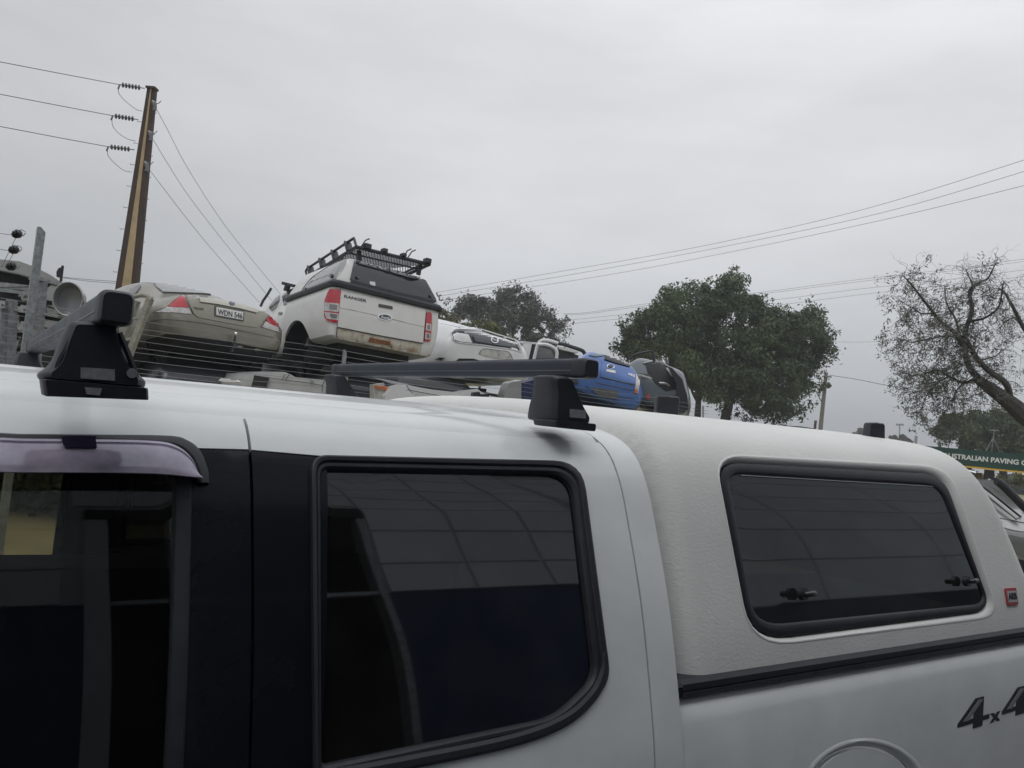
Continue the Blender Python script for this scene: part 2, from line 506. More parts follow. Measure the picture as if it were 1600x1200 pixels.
bld.part('fascia', wbox(MB(), -7, 16, WH, WH+.35, WD+.35, WD-.3), M_wallup)

# ------------------------------------------------------------ the parked white ute
ute = Thing('parked_ute', 'white four door utility in front with black roof bars and matching white fibreglass canopy', 'ute', car(0, .9, 0).xyz)
UG = .022
vD = cab.v_at(1.708)                       # roof to door seam
sB = cab.uv(394, 760)[0]                   # seam between the doors
SF = -.85                                  # front end of the side glass
sC = cab.uv(1000, 930)[0]; sE = cab.uv(1043, 930)[0]
print('sB', sB, 'sC', sC, 'sE', sE, 'vD', vD, 'ditch px', project(cab.raw(.3, vD)), project(cab.raw(0.05, vD)), project(cab.raw(.9, vD)))
G = .0022
# outlines on the side
rg_out = rounded([(484, 712, 25), (908, 722, 45), (953, 1065, 30), (886, 1137, 45), (490, 1236, 14)], edge=14)
rg_in = rounded([(502, 733, 14), (893, 741, 40), (930, 1060, 26), (868, 1121, 35), (503, 1196, 12)], edge=14)
RO = cab.trace(rg_out); RI = cab.trace(rg_in)
vb = cab.trace([(398, 703)])[0][1]         # top of the black pillar
vbot = cab.v_at(1.10)
# rear door
def vpx(px, py): return cab.uv(px, py)
q0 = vpx(400, 703); q1 = vpx(500, 708)
iT = min(range(len(RO)), key=lambda i: (rg_out[i][0]-520)**2+(rg_out[i][1]-712)**2)
walk = [(iT+i) % len(RO) for i in range(len(RO))]
keep = []
for i in walk:                                       # clockwise from the top left corner to the bottom left one
    keep.append(RO[i])
    if rg_out[i][1] > 1190 and rg_out[i][0] < 540: break
hole = [(sB+G, q0[1])]+keep
outer = [(sB+G, vD-G)]+hole+[(sB+G, hole[-1][1]), (sB+G, .03), (sC-G, .03), (sC-G, vD-G)]
# round the top rear corner of the door
mbp = cdt_patch(cab, outer, [], .022, 0, .014)
rear_door = ute.part('rear_door', mbp, M_white)
far = ute.part('rear_door', mirror(mbp), M_white)
pill = [(sB+G, q0[1]-.001), (q1[0]+.02, q1[1]-.001), (RO[0][0]+.02, hole[-1][1]+.0), (sB+G, hole[-1][1])]
pr = [(sB+G, q0[1]-.0015), (vpx(510, 709)[0], vpx(510, 709)[1]-.0015), (vpx(512, 740)[0], vpx(512, 740)[1]), (vpx(500, 1190)[0], hole[-1][1]), (sB+G, hole[-1][1])]
mbp = cdt_patch(cab, pr, [], .03, -.002, .012)
ute.part('pillar_trim', mbp, M_black_gloss, parent=rear_door)
ute.part('pillar_trim', mirror(mbp), M_black_gloss, parent=far)
mbp = ring(cab, RO, RI, [(-.02, -.014), (0, .0), (.06, .006), (.2, .008), (.42, .0065), (.52, .002), (.6, .0035), (.8, .003), (.95, -.001), (1.0, -.008), (1.03, -.016)])
ute.part('window_seal', mbp, M_black_trim, parent=rear_door); ute.part('window_seal', mirror(mbp), M_black_trim, parent=far)
mbp = cdt_patch(cab, RI, [], .03, -.009, 0)
g1 = ute.part('window_glass', mbp, M_glass_dark, parent=rear_door); ute.part('window_glass', mirror(mbp), M_glass_dark, parent=far)
# sill trim that thickens round the lower rear corner of the window
pts = [(942, 1018), (941, 1048), (926, 1084), (882, 1124), (800, 1156), (640, 1190), (500, 1216)]
T = [cab(x) for x in cab.trace([tuple(p) for p in smooth_line(pts, 6)])]
mbp = MB(); loops = []
for i, (p, n) in enumerate(T):
    a = T[max(i-1, 0)][0]; b = T[min(i+1, len(T)-1)][0]; t = (b-a).normalized(); c = t.cross(n).normalized()
    w = .0065+.004*min(1, i/10)
    loops.append([p+n*(h+.002)+c*w*x for x, h in ((-1, -.004), (-.9, .003), (-.4, .007), (.4, .007), (.9, .003), (1, -.004))])
mbp.loft(loops, closed=True, cap=True)
ute.part('sill_trim', mbp, M_black_trim, parent=rear_door)
# front door
ft = [(0, 680), (270, 683), (290, 688), (309, 700)]
F0 = vpx(2, 680)
fl = cab.trace([tuple(p) for p in smooth_line([(60, 680.6), (150, 681.6), (262, 683), (290, 688.5), (309, 700)], 5)])
vft = F0[1]
outer = [(SF, vD-G), (sB-G, vD-G), (sB-G, .03), (SF-.25, .03), (SF-.25, cab.v_at(1.16)), (SF-.12, cab.v_at(1.2))]
vs_ = vbot
hole = [(SF+.02, vft)]+fl+[(sB-.02, fl[-1][1]-.001), (sB-.02, vs_), (SF-.2, vs_), (SF-.2, vs_+.05)]
# white frame above the glass and door skin below it
top = [(SF+.02, vft)]+fl+[(sB-G, vpx(392, 702)[1]), (sB-G, vD-G), (SF, vD-G)]
mbp = cdt_patch(cab, top, [], .022, 0, .014)
cdt_patch(cab, [(SF-.25, .03), (sB-G, .03), (sB-G, vs_), (SF-.25, vs_)], [], .05, 0, .014, mb=mbp)
fd = ute.part('front_door', mbp, M_white); fd2 = ute.part('front_door', mirror(mbp), M_white)
sP = cab.uv(298, 860)[0]; sGl = cab.uv(271, 860)[0]
mbp = cdt_patch(cab, [(sP, vs_), (sB-G, vs_), (sB-G, vpx(392, 702)[1]-.0015), (sP, fl[-1][1]-.0015)], [], .03, -.002, .012)
ute.part('pillar_trim', mbp, M_black_gloss, parent=fd); ute.part('pillar_trim', mirror(mbp), M_black_gloss, parent=fd2)
A = rounded([(SF+.06, vft, .03), (sP, vft, .06), (sP, vs_-.0, .01), (SF-.16, vs_, .01)], edge=12)
B = rounded([(SF+.09, vft-.022, .03), (sGl, vft-.022, .05), (sGl, vs_+.02, .01), (SF-.12, vs_+.02, .01)], edge=12)
mbp = ring(cab, A, B, [(-.02, -.014), (0, 0), (.15, .004), (.5, .003), (.9, 0), (1, -.006), (1.03, -.014)])
ute.part('window_seal', mbp, M_black_trim, parent=fd); ute.part('window_seal', mirror(mbp), M_black_trim, parent=fd2)
mbp = cdt_patch(cab, B, [], .04, -.008, 0)
ute.part('window_glass', mbp, M_glass_front, parent=fd); ute.part('window_glass', mirror(mbp), M_glass_front, parent=fd2)
# weather shield over the front door glass
M_shield = glass('smoked_acrylic', (.62, .54, .68), .5, .12, .8, dust_or_scatter=.62)  # violet diffuse layer paints in the sky light scattered by the shield
for n_ in M_shield.node_tree.nodes:
    if n_.type == 'BSDF_DIFFUSE': n_.inputs[0].default_value = (.74, .66, .82, 1)
wtop = [(-1000, 0)]
ws_t = cab.trace([tuple(p) for p in smooth_line([(30, 691), (120, 692), (230, 694), (272, 701), (298, 722), (309, 752)], 6)])
ws_b = cab.trace([tuple(p) for p in smooth_line([(30, 750), (120, 750), (200, 750.5), (250, 752), (285, 755), (309, 757)], 6)])
ext = [(SF+.05+(ws_t[0][0]-SF-.05)*i/8) for i in range(8)]
ws_t = [(x, ws_t[0][1]) for x in ext]+ws_t; ws_b = [(x, ws_b[0][1]) for x in ext]+ws_b
mbp = MB(); loops = []
for t, h in ((0, .004), (.02, .011), (.12, .015), (.16, .0135), (.22, .0165), (.3, .019), (.5, .025), (.7, .028), (.85, .030), (1, .030), (1.0, .0265), (.85, .0265), (.6, .0225), (.3, .0155), (0.02, .0075)):
    loops.append([(lambda q: q[0]+q[1]*h)(cab((lerp(a[0], b[0], t), lerp(a[1], b[1], t)))) for a, b in zip(ws_t, ws_b)])
mbp.loft(loops, closed=False)
wsh = ute.part('weather_shield', mbp, M_shield, parent=fd); 
# black edge channel above the shield
ca = cab.trace([tuple(p) for p in smooth_line([(30, 680.3), (150, 681.3), (262, 683), (292, 690), (312, 706), (324, 735), (326, 756)], 6)])
cb = cab.trace([tuple(p) for p in smooth_line([(30, 694), (150, 695), (240, 696.5), (276, 703), (297, 720), (307, 740), (309, 757)], 6)])
ca = [(x, ca[0][1]) for x in ext]+ca; cb = [(x, cb[0][1]) for x in ext]+cb
mbp = MB(); loops = []
for t, h in ((0, -.004), (0.02, .004), (.3, .0075), (.8, .0085), (1, .006), (1, -.002)):
    loops.append([(lambda q: q[0]+q[1]*h)(cab((lerp(a[0], b[0], t), lerp(a[1], b[1], t)))) for a, b in zip(ca, cb)])
mbp.loft(loops, closed=False)
ute.part('shield_channel', mbp, M_black_trim, parent=fd)
M_purple = mat('dark_violet_tape', (.035, .03, .07), .35)
cl = cab.trace(rounded([(93, 696, 1), (146, 696, 1), (145, 700, 1), (147, 712, 1), (98, 712, 1), (93, 703, 1)]))
ute.part('shield_clip', cdt_patch(cab, cl, [], .01, .0245, .004), M_purple, parent=fd)
# C pillar / cab corner strip
outer = [(sC+G, .03), (sE, .03), (sE, vD+.001), (sC+G, vD+.001)]
vRe = cab.vmax
mbp = cdt_patch(cab, [(sC+G, .03), (sE, .03), (sE, vD+.10), (sC+G, vD+.10)], [], .022, 0, .016)
ute.part('cab_corner', mbp, M_white); ute.part('cab_corner', mirror(mbp), M_white)
# roof: sheet from seam to seam with two shallow ribs
def roof_off(uv):
    u, v = uv; x = v-vD
    def sm(a, b, t): t = min(max((t-a)/(b-a), 0), 1); return t*t*(3-2*t)
    h = -.006*(1-sm(0.0, .02, x))
    ch = sm(.10, .125, x)-sm(.150, .175, x)          # channel along the roof
    fade = 1-sm(.62, .85, u)
    h -= .007*ch*fade
    h -= .006*(sm(.34, .38, x)-sm(.55, .59, x))*(1-sm(.7, .8, u))*sm(-.6, -.5, u)
    return h
mbp = cdt_patch(cab, [(SF-.02, vD+G), (sC, vD+G), (sC, vD+.10+G), (sE, vD+.10+G), (sE, cab.vmax), (SF-.02, cab.vmax)], [], .024, 0, .01, offf=roof_off)
mr = mirror(mbp); n = len(mbp.v); mbp.v += mr.v; mbp.f += [tuple(i+n for i in f) for f in mr.f]; mbp.mi += mr.mi
ute.part('roof', mbp, M_white)
mbp = cdt_patch(cab, [(SF-.25, vD-.012), (sE-.004, vD-.012), (sE-.004, vD+.112), (SF-.02, vD+.112)], [], .1, -.012, 0)
for vv0, vv1, s0, s1 in ((.02, vbot-.01, SF-.3, sE-.006), (vbot-.01, vD-.01, sB-.05, sB+.05), (vbot-.01, vD-.01, sC-.05, sE-.006)):
    cdt_patch(cab, [(s0, vv0), (s1, vv0), (s1, vv1), (s0, vv1)], [], .12, -.02, 0, mb=mbp)
ute.part('body_shell', mbp, M_dark); ute.part('body_shell', mirror(mbp), M_dark)
# rear wall of the cab (glass in it)
loop = [car(sE-.01, *cab.dz(v)) for v in np.linspace(.02, cab.vmax, 30)]
mbp = MB(); c = car(sE-.01, HALF_W, 1.0)
half = loop; full = half+[Vector(p)-E_N*(2*(Vector(p)-car(0, HALF_W, 0)).dot(E_N)) for p in reversed(half[:-1])]
mbp.add(full+[c], [(i, i+1, len(full)) for i in range(len(full)-1)]+[(len(full)-1, 0, len(full))])
ute.part('cab_rear_wall', mbp, M_white)
# interior: floor, seats, roof lining
mbp = MB()
for s, d in ((-.45, .42), (-.45, 1.44)):
    mbp.box(car(s, d, .78), (.5, .5, .25), Matrix.Rotation(-AZ, 3, 'Z'))
    mbp.box(car(s+.28, d, 1.08), (.48, .16, .60), Matrix.Rotation(math.pi/2-AZ+0*0, 3, 'Z') @ Matrix.Rotation(0, 3, 'X'))
    mbp.box(car(s+.34, d, 1.47), (.26, .10, .17), Matrix.Rotation(math.pi/2-AZ, 3, 'Z'))
mbp.box(car(.62, .93, 1.05), (1.35, .16, .6), Matrix.Rotation(math.pi/2-AZ, 3, 'Z'))
mbp.box(car(.40, .93, .72), (1.35, .5, .2), Matrix.Rotation(math.pi/2-AZ, 3, 'Z'))
for v0, v1 in ((vD+.06, cab.vmax),):
    p2 = cdt_patch(cab, [(SF, v0), (sE-.02, v0), (sE-.02, v1), (SF, v1)], [], .15, -.03, 0); n = len(mbp.v)
    for q in (p2, mirror(p2)): mbp.add(q.v, q.f)
mbp.box(car(-.3, .93, .5), (1.75, 2.2, .06), Matrix.Rotation(math.pi/2-AZ, 3, 'Z') @ Matrix.Rotation(0, 3, 'X'))
ute.part('seats', mbp, M_interior)
# bonnet, windscreen and front wings, ahead of the frame
mbp = MB(); loops = []
for s, zt, w in ((SF-.02, 1.774, .62), (SF-.25, 1.66, .66), (SF-.62, 1.33, .76), (SF-.75, 1.22, .86), (SF-1.3, 1.15, .90), (SF-1.75, 1.02, .88), (SF-1.95, .85, .80), (SF-2.0, .5, .78)):
    loops.append([car(s, HALF_W-w-(.04 if z < 1.1 else 0), z) if x < 0 else car(s, HALF_W+w+(.04 if z < 1.1 else 0), z) for x, z in ((-1, .5), (-1, min(1.08, zt-.06)), (-1, zt-.05))]+[car(s, HALF_W-w*.75, zt), car(s, HALF_W, zt+.02), car(s, HALF_W+w*.75, zt)]+[car(s, HALF_W+w+(.04 if z < 1.1 else 0), z) for z in (zt-.05, min(1.08, zt-.06), .5)])
mbp.loft(loops, closed=False, cap=False)
ute.part('bonnet', mbp, M_white, sub=1)
mbp = MB()
mbp.loft([[car(SF-.06, .36, 1.757), car(SF-.06, 1.5, 1.757)], [car(SF-.28, .29, 1.66), car(SF-.28, 1.57, 1.66)], [car(SF-.63, .2, 1.36), car(SF-.63, 1.66, 1.36)]], closed=False)
ute.part('windscreen', mbp, M_glass_front)
def wheel(th, s, z=.38, r=.38, d0=.02, d1=.26):
    mb = MB(); a = car(s, d0, z); b = car(s, d1, z); ax = (b-a)
    mb.tube([a+ax*.0, a+ax*.08, a+ax*.92, b], [r*.93, r, r, r*.93], 32)
    t = th.part('wheel', mb, M_tyre)
    mb = MB(); mb.tube([a-ax*.01, a+ax*.15], [r*.66, r*.60], 24)
    for k in range(6):
        an = k*math.pi/3; dr = E_S*math.cos(an)+Vector((0, 0, 1))*math.sin(an)
        mb.bar(a-ax*.02+dr*.03, a-ax*.02+dr*r*.62, .05, .03, up=ax.normalized())
    th.part('rim', mb, M_galv, parent=t)
for s in (-1.65, 1.52):
    wheel(ute, s); wheel(ute, s, d0=1.84, d1=1.60)

# canopy ----------------------------------------------------------------
sK0 = sE+.022; 
CAN_L = 1.485
def can_def(u, d, z, t):
    t2 = (z-1.30)/.5
    x0 = u-sK0; Lr = CAN_L-.230*max(t2, 0)**1.15
    k = x0/CAN_L; s = sK0+k*Lr
    nx, nz = t.y, -t.x                              # inward normal in (d, z)
    r1 = .065; e1 = max(0.0, r1-x0*Lr/CAN_L); e2 = max(0.0, .10-(CAN_L-x0)*Lr/CAN_L)
    ins = 0
    if e1 > 0: ins += r1-math.sqrt(max(0, r1**2-min(e1, r1)**2))
    if e2 > 0: ins += .10-math.sqrt(max(0, .10**2-min(e2, .10)**2))
    return s, d+nx*ins*1.0, z+nz*ins
CANP = [(0.050, 1.285), (.056, 1.33), (.070, 1.40), (.108, 1.55), (.140, 1.645), (.175, 1.705), (.225, 1.745), (.30, 1.768), (.45, 1.782), (.70, 1.793), (.93, 1.795)]
can = Skin(CANP, can_def)
def canm(uv): return can((min(max(uv[0], sK0+.0005), sK0+CAN_L-.0005), uv[1]))
KP = rounded([(1114, 708, 45), (1485, 728, 45), (1563, 965, 32), (1172, 1014, 68)], edge=14)
KF = rounded([(1122, 718, 38), (1478, 738, 38), (1553, 955, 30), (1178, 1004, 62)], edge=14)
KG = rounded([(1141, 737, 24), (1472, 757, 26), (1547, 943, 22), (1184, 979, 46)], edge=14)
KPt, KFt, KGt = can.trace(KP), can.trace(KF), can.trace(KG)
mbp = cdt_patch(canm, [(sK0, 0.0), (sK0+CAN_L, 0.0), (sK0+CAN_L, can.vmax), (sK0, can.vmax)], [KPt], .020, 0, .012)
ring(canm, KPt, KFt, [(0, 0), (.15, .0012), (.35, .001), (.6, -.002), (.8, -.007), (1.0, -.016), (1.0, -.03)], mb=mbp)
mr = mirror(mbp); n = len(mbp.v); mbp.v += mr.v; mbp.f += [tuple(i+n for i in f) for f in mr.f]; mbp.mi += mr.mi
for u, rev in ((sK0+.0006, 1), (sK0+CAN_L-.0006, 0)):
    half = [can.raw(u, v) for v in np.linspace(0, can.vmax, 26)]
    full = half+[Vector(p)-E_N*(2*(Vector(p)-car(0, HALF_W, 0)).dot(E_N)) for p in reversed(half[:-1])]
    c = sum(full, Vector())/len(full)
    mbp.add(full+[c], [(i, i+1, len(full)) for i in range(len(full)-1)]+[(len(full)-1, 0, len(full))])
canopy = ute.part('canopy', mbp, M_canopy)
for fn in (lambda x: x, mirror):
    ute.part('window_frame', fn(ring(canm, KFt, KGt, [(-.03, -.03), (0, -.013), (.1, -.006), (.3, -.004), (.8, -.005), (.93, -.007), (1.0, -.010), (1.05, -.015)])), M_black_trim, parent=canopy)
    ute.part('window_glass', fn(cdt_patch(canm, KGt, [], .05, -.0105, 0)), glass('canopy_glass', (.20, .22, .25), .12, .035, .85, dust_or_scatter=.03), parent=canopy)
ut = can.trace([(1162, 740.5), (1470, 759)])
mbp = MB(); mbp.tube([(lambda q: q[0]+q[1]*-.0085)(canm((lerp(ut[0][0], ut[1][0], t), lerp(ut[0][1], ut[1][1], t)))) for t in [i/12 for i in range(13)]], .0011, 6)
ute.part('glass_edge', mbp, M_chrome, parent=canopy)
M_latch = mat('smoked_latch', (.06, .06, .065), .25, metal=.5)
for x, y in ((1252, 928), (1508, 908)):
    P, Nn = canm(can.uv(x, y)); sx = (canm(can.uv(x+10, y-1))[0]-P).normalized()
    mbp = MB(); mbp.disc(P+Nn*.004, Nn, .013, .012, 20); mbp.disc(P+Nn*.014, Nn, .007, .014, 14)
    mbp.tube([P+Nn*.018-sx*.012, P+Nn*.024-sx*.004, P+Nn*.024+sx*.012, P+Nn*.018+sx*.024], [.004, .007, .0065, .004], 10)
    ute.part('window_latch', mbp, M_latch, parent=canopy)
# badge on the canopy
M_red = mat('badge_red', (.42, .05, .07), .35); M_badgegrey = mat('badge_grey', (.45, .46, .48), .4)
P, Nn = canm(can.uv(1579, 932)); 
def textmesh(body, size, ext=.001, bold=0.0, shear=0.0, align='CENTER', space=1.0):
    cu = bpy.data.curves.new('t', 'FONT'); cu.body = body; cu.size = size; cu.extrude = ext; cu.offset = bold; cu.shear = shear
    cu.align_x = align; cu.align_y = 'CENTER'; cu.space_character = space; cu.resolution_u = 3
    o = bpy.data.objects.new('t', cu); COL.objects.link(o)
    dg = bpy.context.evaluated_depsgraph_get(); me = bpy.data.meshes.new_from_object(o.evaluated_get(dg))
    mb = MB(); mb.v = [tuple(v.co) for v in me.vertices]; mb.f = [tuple(p.vertices) for p in me.polygons]; mb.mi = [0]*len(mb.f)
    bpy.data.objects.remove(o); bpy.data.curves.remove(cu); bpy.data.meshes.remove(me)
    return mb
def frame_at(P, N, X):
    X = (X-N*X.dot(N)).normalized(); Y = N.cross(X)
    M = Matrix.Identity(4)
    for i in range(3): M[i][0] = X[i]; M[i][1] = Y[i]; M[i][2] = N[i]; M[i][3] = P[i]
    return M
Mb = frame_at(P+Nn*.001, Nn, E_S)
def rrect(w, h, r, z0, z1, M, mb=None):
    mb = mb or MB(); o = rounded([(-w/2, -h/2, r), (w/2, -h/2, r), (w/2, h/2, r), (-w/2, h/2, r)], k=4, edge=2)
    mb.loft([[M @ Vector((x, y, z)) for x, y in o] for z in (z0, z1)], cap=True); return mb
bd = ute.part('canopy_badge', rrect(.060, .045, .006, -.004, .003, Mb), M_red, parent=canopy)
# (the badge's lettering and its grey field)
mbx = rrect(.050, .030, .003, .0031, .0042, Mb); mbx.mi = [0]*len(mbx.f)
tm = textmesh('ARB', .024, .0006, .0008).xf(Mb @ Matrix.Translation((0, 0, .0048))); mbx.cur = 1; mbx.add(tm.v, tm.f)
ute.part('badge_lettering', mbx, [M_badgegrey, M_black_trim], parent=canopy)
# seal strip between canopy and tub
vK = can.v_at(1.285)
mbp = MB(); loops = []
for u in np.linspace(sE+.006, sK0+CAN_L+.01, 40):
    loops.append([car(u, d, z) for d, z in ((.09, 1.288), (.046, 1.290), (.038, 1.283), (.037, 1.272), (.041, 1.270), (.037, 1.268), (.036, 1.262), (.044, 1.256), (.09, 1.256))])
mbp.loft(loops, closed=False)
ute.part('canopy_strip', mbp, M_black_trim); ute.part('canopy_strip', mirror(mbp), M_black_trim)
# black mounts on the canopy roof
# tub
def tub_def(u, d, z, t):
    nx, nz = t.y, -t.x; x0 = u-sE-.003; e1 = max(0, .006-x0)
    ins = .006-math.sqrt(max(0, .006**2-min(e1, .006)**2)) if e1 > 0 else 0
    return u, d+ins, z
tub = Skin([(.03, .45), (0, .62), (-.004, .85), (0, 1.0), (.015, 1.14), (.031, 1.22), (.040, 1.243), (.056, 1.254), (.078, 1.256)], tub_def)
def fil(cx=1352, cy=1245, rr=88):
    return [(cx+rr*math.cos(a)*1.0, cy+rr*.9*math.sin(a)) for a in np.linspace(0, 2*math.pi, 48, endpoint=False)]
FO, FI, FC = tub.trace(fil(rr=102)), tub.trace(fil(rr=86)), tub.trace(fil(rr=82))
TL = 1.56
wc = (1.52, 0); 
wa = [(1.52+.47*math.cos(a), .05+.47*math.sin(a)) for a in np.linspace(0, math.pi, 24)]
vb0 = 0.0
sT0 = sE+.003
outer = [(sT0, vb0+.001)]+[(x, max(y-.06, .001)) for x, y in reversed(wa)]+[(sK0+TL, vb0+.001), (sK0+TL, tub.vmax-.001), (sT0, tub.vmax-.001)]
mbp = cdt_patch(tub, outer, [FO], .026, 0, .02)
far_t = mirror(mbp)
ring(tub, FO, FI, [(0, 0), (.25, .002), (.5, .001), (.75, -.004), (1, -.009), (1.0, -.014)], mb=mbp)
tubo = ute.part('tub_side', mbp, M_white); ute.part('tub_side', far_t, M_white)
mbp = cdt_patch(tub, FC, [], .02, -.003, .01)
ute.part('fuel_flap', mbp, M_white, parent=tubo)
mbp = MB(); mbp.box(car(sK0+.8, .93, .9), (1.5, 1.5, .05), Matrix.Rotation(-AZ+math.pi/2, 3, 'Z'))
for s in (sK0+.06, sK0+TL-.01):
    mbp.box(car(s, .93, .9), (1.78, .02, .70), Matrix.Rotation(math.pi/2-AZ, 3, 'Z'))
ute.part('tailgate', mbp, M_white)
mbp = MB(); mbp.box(car(.3, .93, .45), (1.3, 3.8, .3), Matrix.Rotation(-AZ, 3, 'Z')); ute.part('chassis', mbp, M_dark)
# 4x4 lettering on the tub
M_decal = mat('decal_dark', (.030, .038, .05), .35, noise=.3, nscale=60)
uvA = tub.uv(1500, 1144); uvB = tub.uv(1600, 1114)
P0, N0 = tub(uvA); P1, N1 = tub(uvB)
Xd = (P1-P0); Ld = Xd.length
tm = textmesh('4x4', Ld*1.22, .0006, Ld*.022, .45, 'LEFT', .92)
Md = frame_at(P0+N0*.0012, N0, Xd) @ Matrix.Translation((0, Ld*.36, 0))
def glyph(pts, z=.0008):
    return pts
four = [(.0, .18), (.0, .30), (.36, 1.0), (.55, 1.0), (.55, .34), (.70, .34), (.70, .18), (.55, .18), (.55, .0), (.34, .0), (.34, .18)]
fhole = [(.16, .34), (.34, .34), (.34, .72)]
ex = [(.0, .0), (.17, .0), (.25, .16), (.33, .0), (.50, .0), (.34, .28), (.49, .56), (.33, .56), (.25, .41), (.17, .56), (.01, .56), (.16, .28)]
def letter(outline, hole, ox, oy, sx, sy, shear, mb, off=.0012):
    tr = lambda pts: [(Md0 @ Vector((ox+x*sx+y*sy*shear, oy+y*sy, 0))) for x, y in pts]
    o2 = [(ox+x*sx+y*sy*shear, oy+y*sy) for x, y in outline]; h2 = [[(ox+x*sx+y*sy*shear, oy+y*sy) for x, y in hole]] if hole else []
    def mp2(uv):
        P = Md0 @ Vector((uv[0], uv[1], 0)); a = (P-O_C).dot(E_S); z = P.z-a*math.sin(TILT)
        q = tub((a+(z-1)*math.sin(TILT), tub.v_at(min(z, 1.24)))); return q
    cdt_patch(mp2, o2, h2, .012, off, .0012, mb=mb)
Md0 = frame_at(P0, N0, Xd)
mbp = MB(); Ld4 = Ld/103*46; h4 = (tub(tub.uv(1520, 1088))[0]-tub(tub.uv(1520, 1131))[0]).length
letter(four, fhole, -.1*Ld4, 0, Ld4*1.5, h4*1.05, .28, mbp); letter(ex, None, Ld4*.98, 0, Ld4*.75, h4*.62, .25, mbp, .0009); letter(four, fhole, Ld4*1.40, 0, Ld4*1.5, h4*1.05, .28, mbp)
ute.part('lettering', mbp, M_decal, parent=tubo)
M_inlay = mat('decal_grey', (.28, .30, .32), .35, metal=.3)
for ox in (-.1*Ld4, Ld4*1.40):
    mbp = MB(); letter([(.10, .34), (.12, .36), (.42, .93), (.50, .93), (.50, .88), (.20, .31)], None, ox, 0, Ld4*1.5, h4*1.05, .28, mbp, .0032)
    ute.part('lettering_inlay', mbp, M_inlay, parent=tubo)
# ------------------------------------------------------------ roof bars
def on_d(px, py, d):
    """(s, z) where the view through a picture point meets the upright plane at depth d in the body"""
    r_ = ray(px, py); k = (O_C+E_N*d-CAM).dot(E_N)/r_.dot(E_N); P = CAM+r_*k
    a = (P-O_C).dot(E_S); z = P.z
    for _ in range(3):
        s_ = a+(z-1.0)*math.sin(TILT); z = P.z-s_*math.sin(TILT)
    return s_, z
def foot(th, outline, pad, d0, d1, flip=False, name='foot', shift=0):
    """moulded foot: outline of its outer face (s, z), built inwards"""
    cx = sum(p[0] for p in outline)/len(outline); cz = sum(p[1] for p in outline)/len(outline)
    zlo = min(p[1] for p in outline); zhi = max(p[1] for p in outline)
    def lay(d, k, kz=None):
        kz = kz or k
        return [car(cx+(s-cx)*k, d0+(d-d0)*(1-.25*(z-zlo)/(zhi-zlo)), cz+(z-cz)*kz) for s, z in outline]
    w = d1-d0
    mb = MB(); mb.loft([lay(d0, .80, .9), lay(d0+.10*w, .93, .97), lay(d0+.22*w, 1.0, 1.0), lay(d0+.7*w, 1.0, 1.0), lay(d1-.1*w, .93, .97), lay(d1, .8, .9)], cap=True)
    if flip: mb = mirror(mb).xf(Matrix.Translation(E_N*shift))
    f = th.part(name, mb, M_black_plastic)
    mb = MB(); px_ = sum(p[0] for p in pad)/len(pad); pz_ = sum(p[1] for p in pad)/len(pad)
    mb.loft([[car(px_+(s-px_)*k, d, pz_+(z-pz_)*k) for s, z in pad] for d, k in ((d0-.010, .95), (d0-.006, 1), (d1-.045, 1), (d1-.035, .93))], cap=True)
    if flip: mb = mirror(mb).xf(Matrix.Translation(E_N*shift))
    th.part('rubber_pad', mb, M_black_trim, parent=f)
    return f
def crossbar(th, s, z0, z1, d0, d1, w):
    prof = rounded([(-w/2, z0, .006), (w/2, z0, .006), (w/2, z1, .010), (-w/2, z1, .010)], k=4, edge=1)
    mb = MB(); mb.loft([[car(s+x, d, z) for x, z in prof] for d in (d0+.03, d1-.03)], cap=True)
    b = th.part('crossbar', mb, M_black_alu)
    mb = MB()
    for x in (-w/2-.0005, w/2+.0005):
        mb.bar(car(s+x, d0+.035, z0+(z1-z0)*.36), car(s+x, d1-.035, z0+(z1-z0)*.36), .0012, .0018)
    mb.bar(car(s, d0+.035, z1+.0005), car(s, d1-.035, z1+.0005), .012, .002)
    th.part('slot', mb, M_galv if False else mat('worn_edge', (.12, .13, .15), .4, metal=.5), parent=b)
    for a, c in ((d0, d0+.035), (d1, d1-.035)):
        k1, k2 = 1.10, 1.16; cz = (z0+z1)/2
        L = lambda d, k: [car(s+x*k, d, cz+(z-cz)*k) for x, z in prof]
        mb = MB(); e_ = 1 if c > a else -1
        mb.loft([L(a-.004*e_, .86), L(a+.002*e_, 1.0), L(a+.008*e_, 1.05), L(c, 1.045)], cap=True)
        th.part('end_cap', mb, M_black_plastic, parent=b)
    return b
# front bar
DA = .03
def outl(pts, d): return [on_d(x, y, d) for x, y in rounded(pts, k=3, edge=3)]
fb = Thing('roof_bar', 'black roof bar and foot standing nearest the left edge on the white cab roof', 'roof bar', car(.1, .93, 1.78), 'black load bars across the cab roof')
sb0, zb0 = on_d(172, 508, DA); sb1, zb1 = on_d(172, 454, DA)
print('bar1', sb0, zb0, zb1)
crossbar(fb, sb0+.004, zb0+.002, zb1, DA-.01, 2*HALF_W-DA+.01, .036)
o = outl([(112, 500, 6), (188, 504, 6), (192, 535, 14), (208, 572, 16), (234, 597, 6), (230, 608, 4), (66, 594, 4), (62, 585, 5), (86, 568, 16), (98, 530, 14)], DA+.04)
p = outl([(66, 592, 3), (230, 606, 3), (231, 625, 3), (70, 619, 3)], DA+.04)
f = foot(fb, o, p, DA+.04, DA+.15); foot(fb, o, p, DA+.04, DA+.15, True)
def label(th, f, px, d, m_):
    q = [on_d(x, y, d) for x, y in px]
    mb = MB(); mb.loft([[car(s, dd, z) for s, z in q] for dd in (d, d-.003)], cap=True); th.part('label_plate', mb, m_, parent=f)
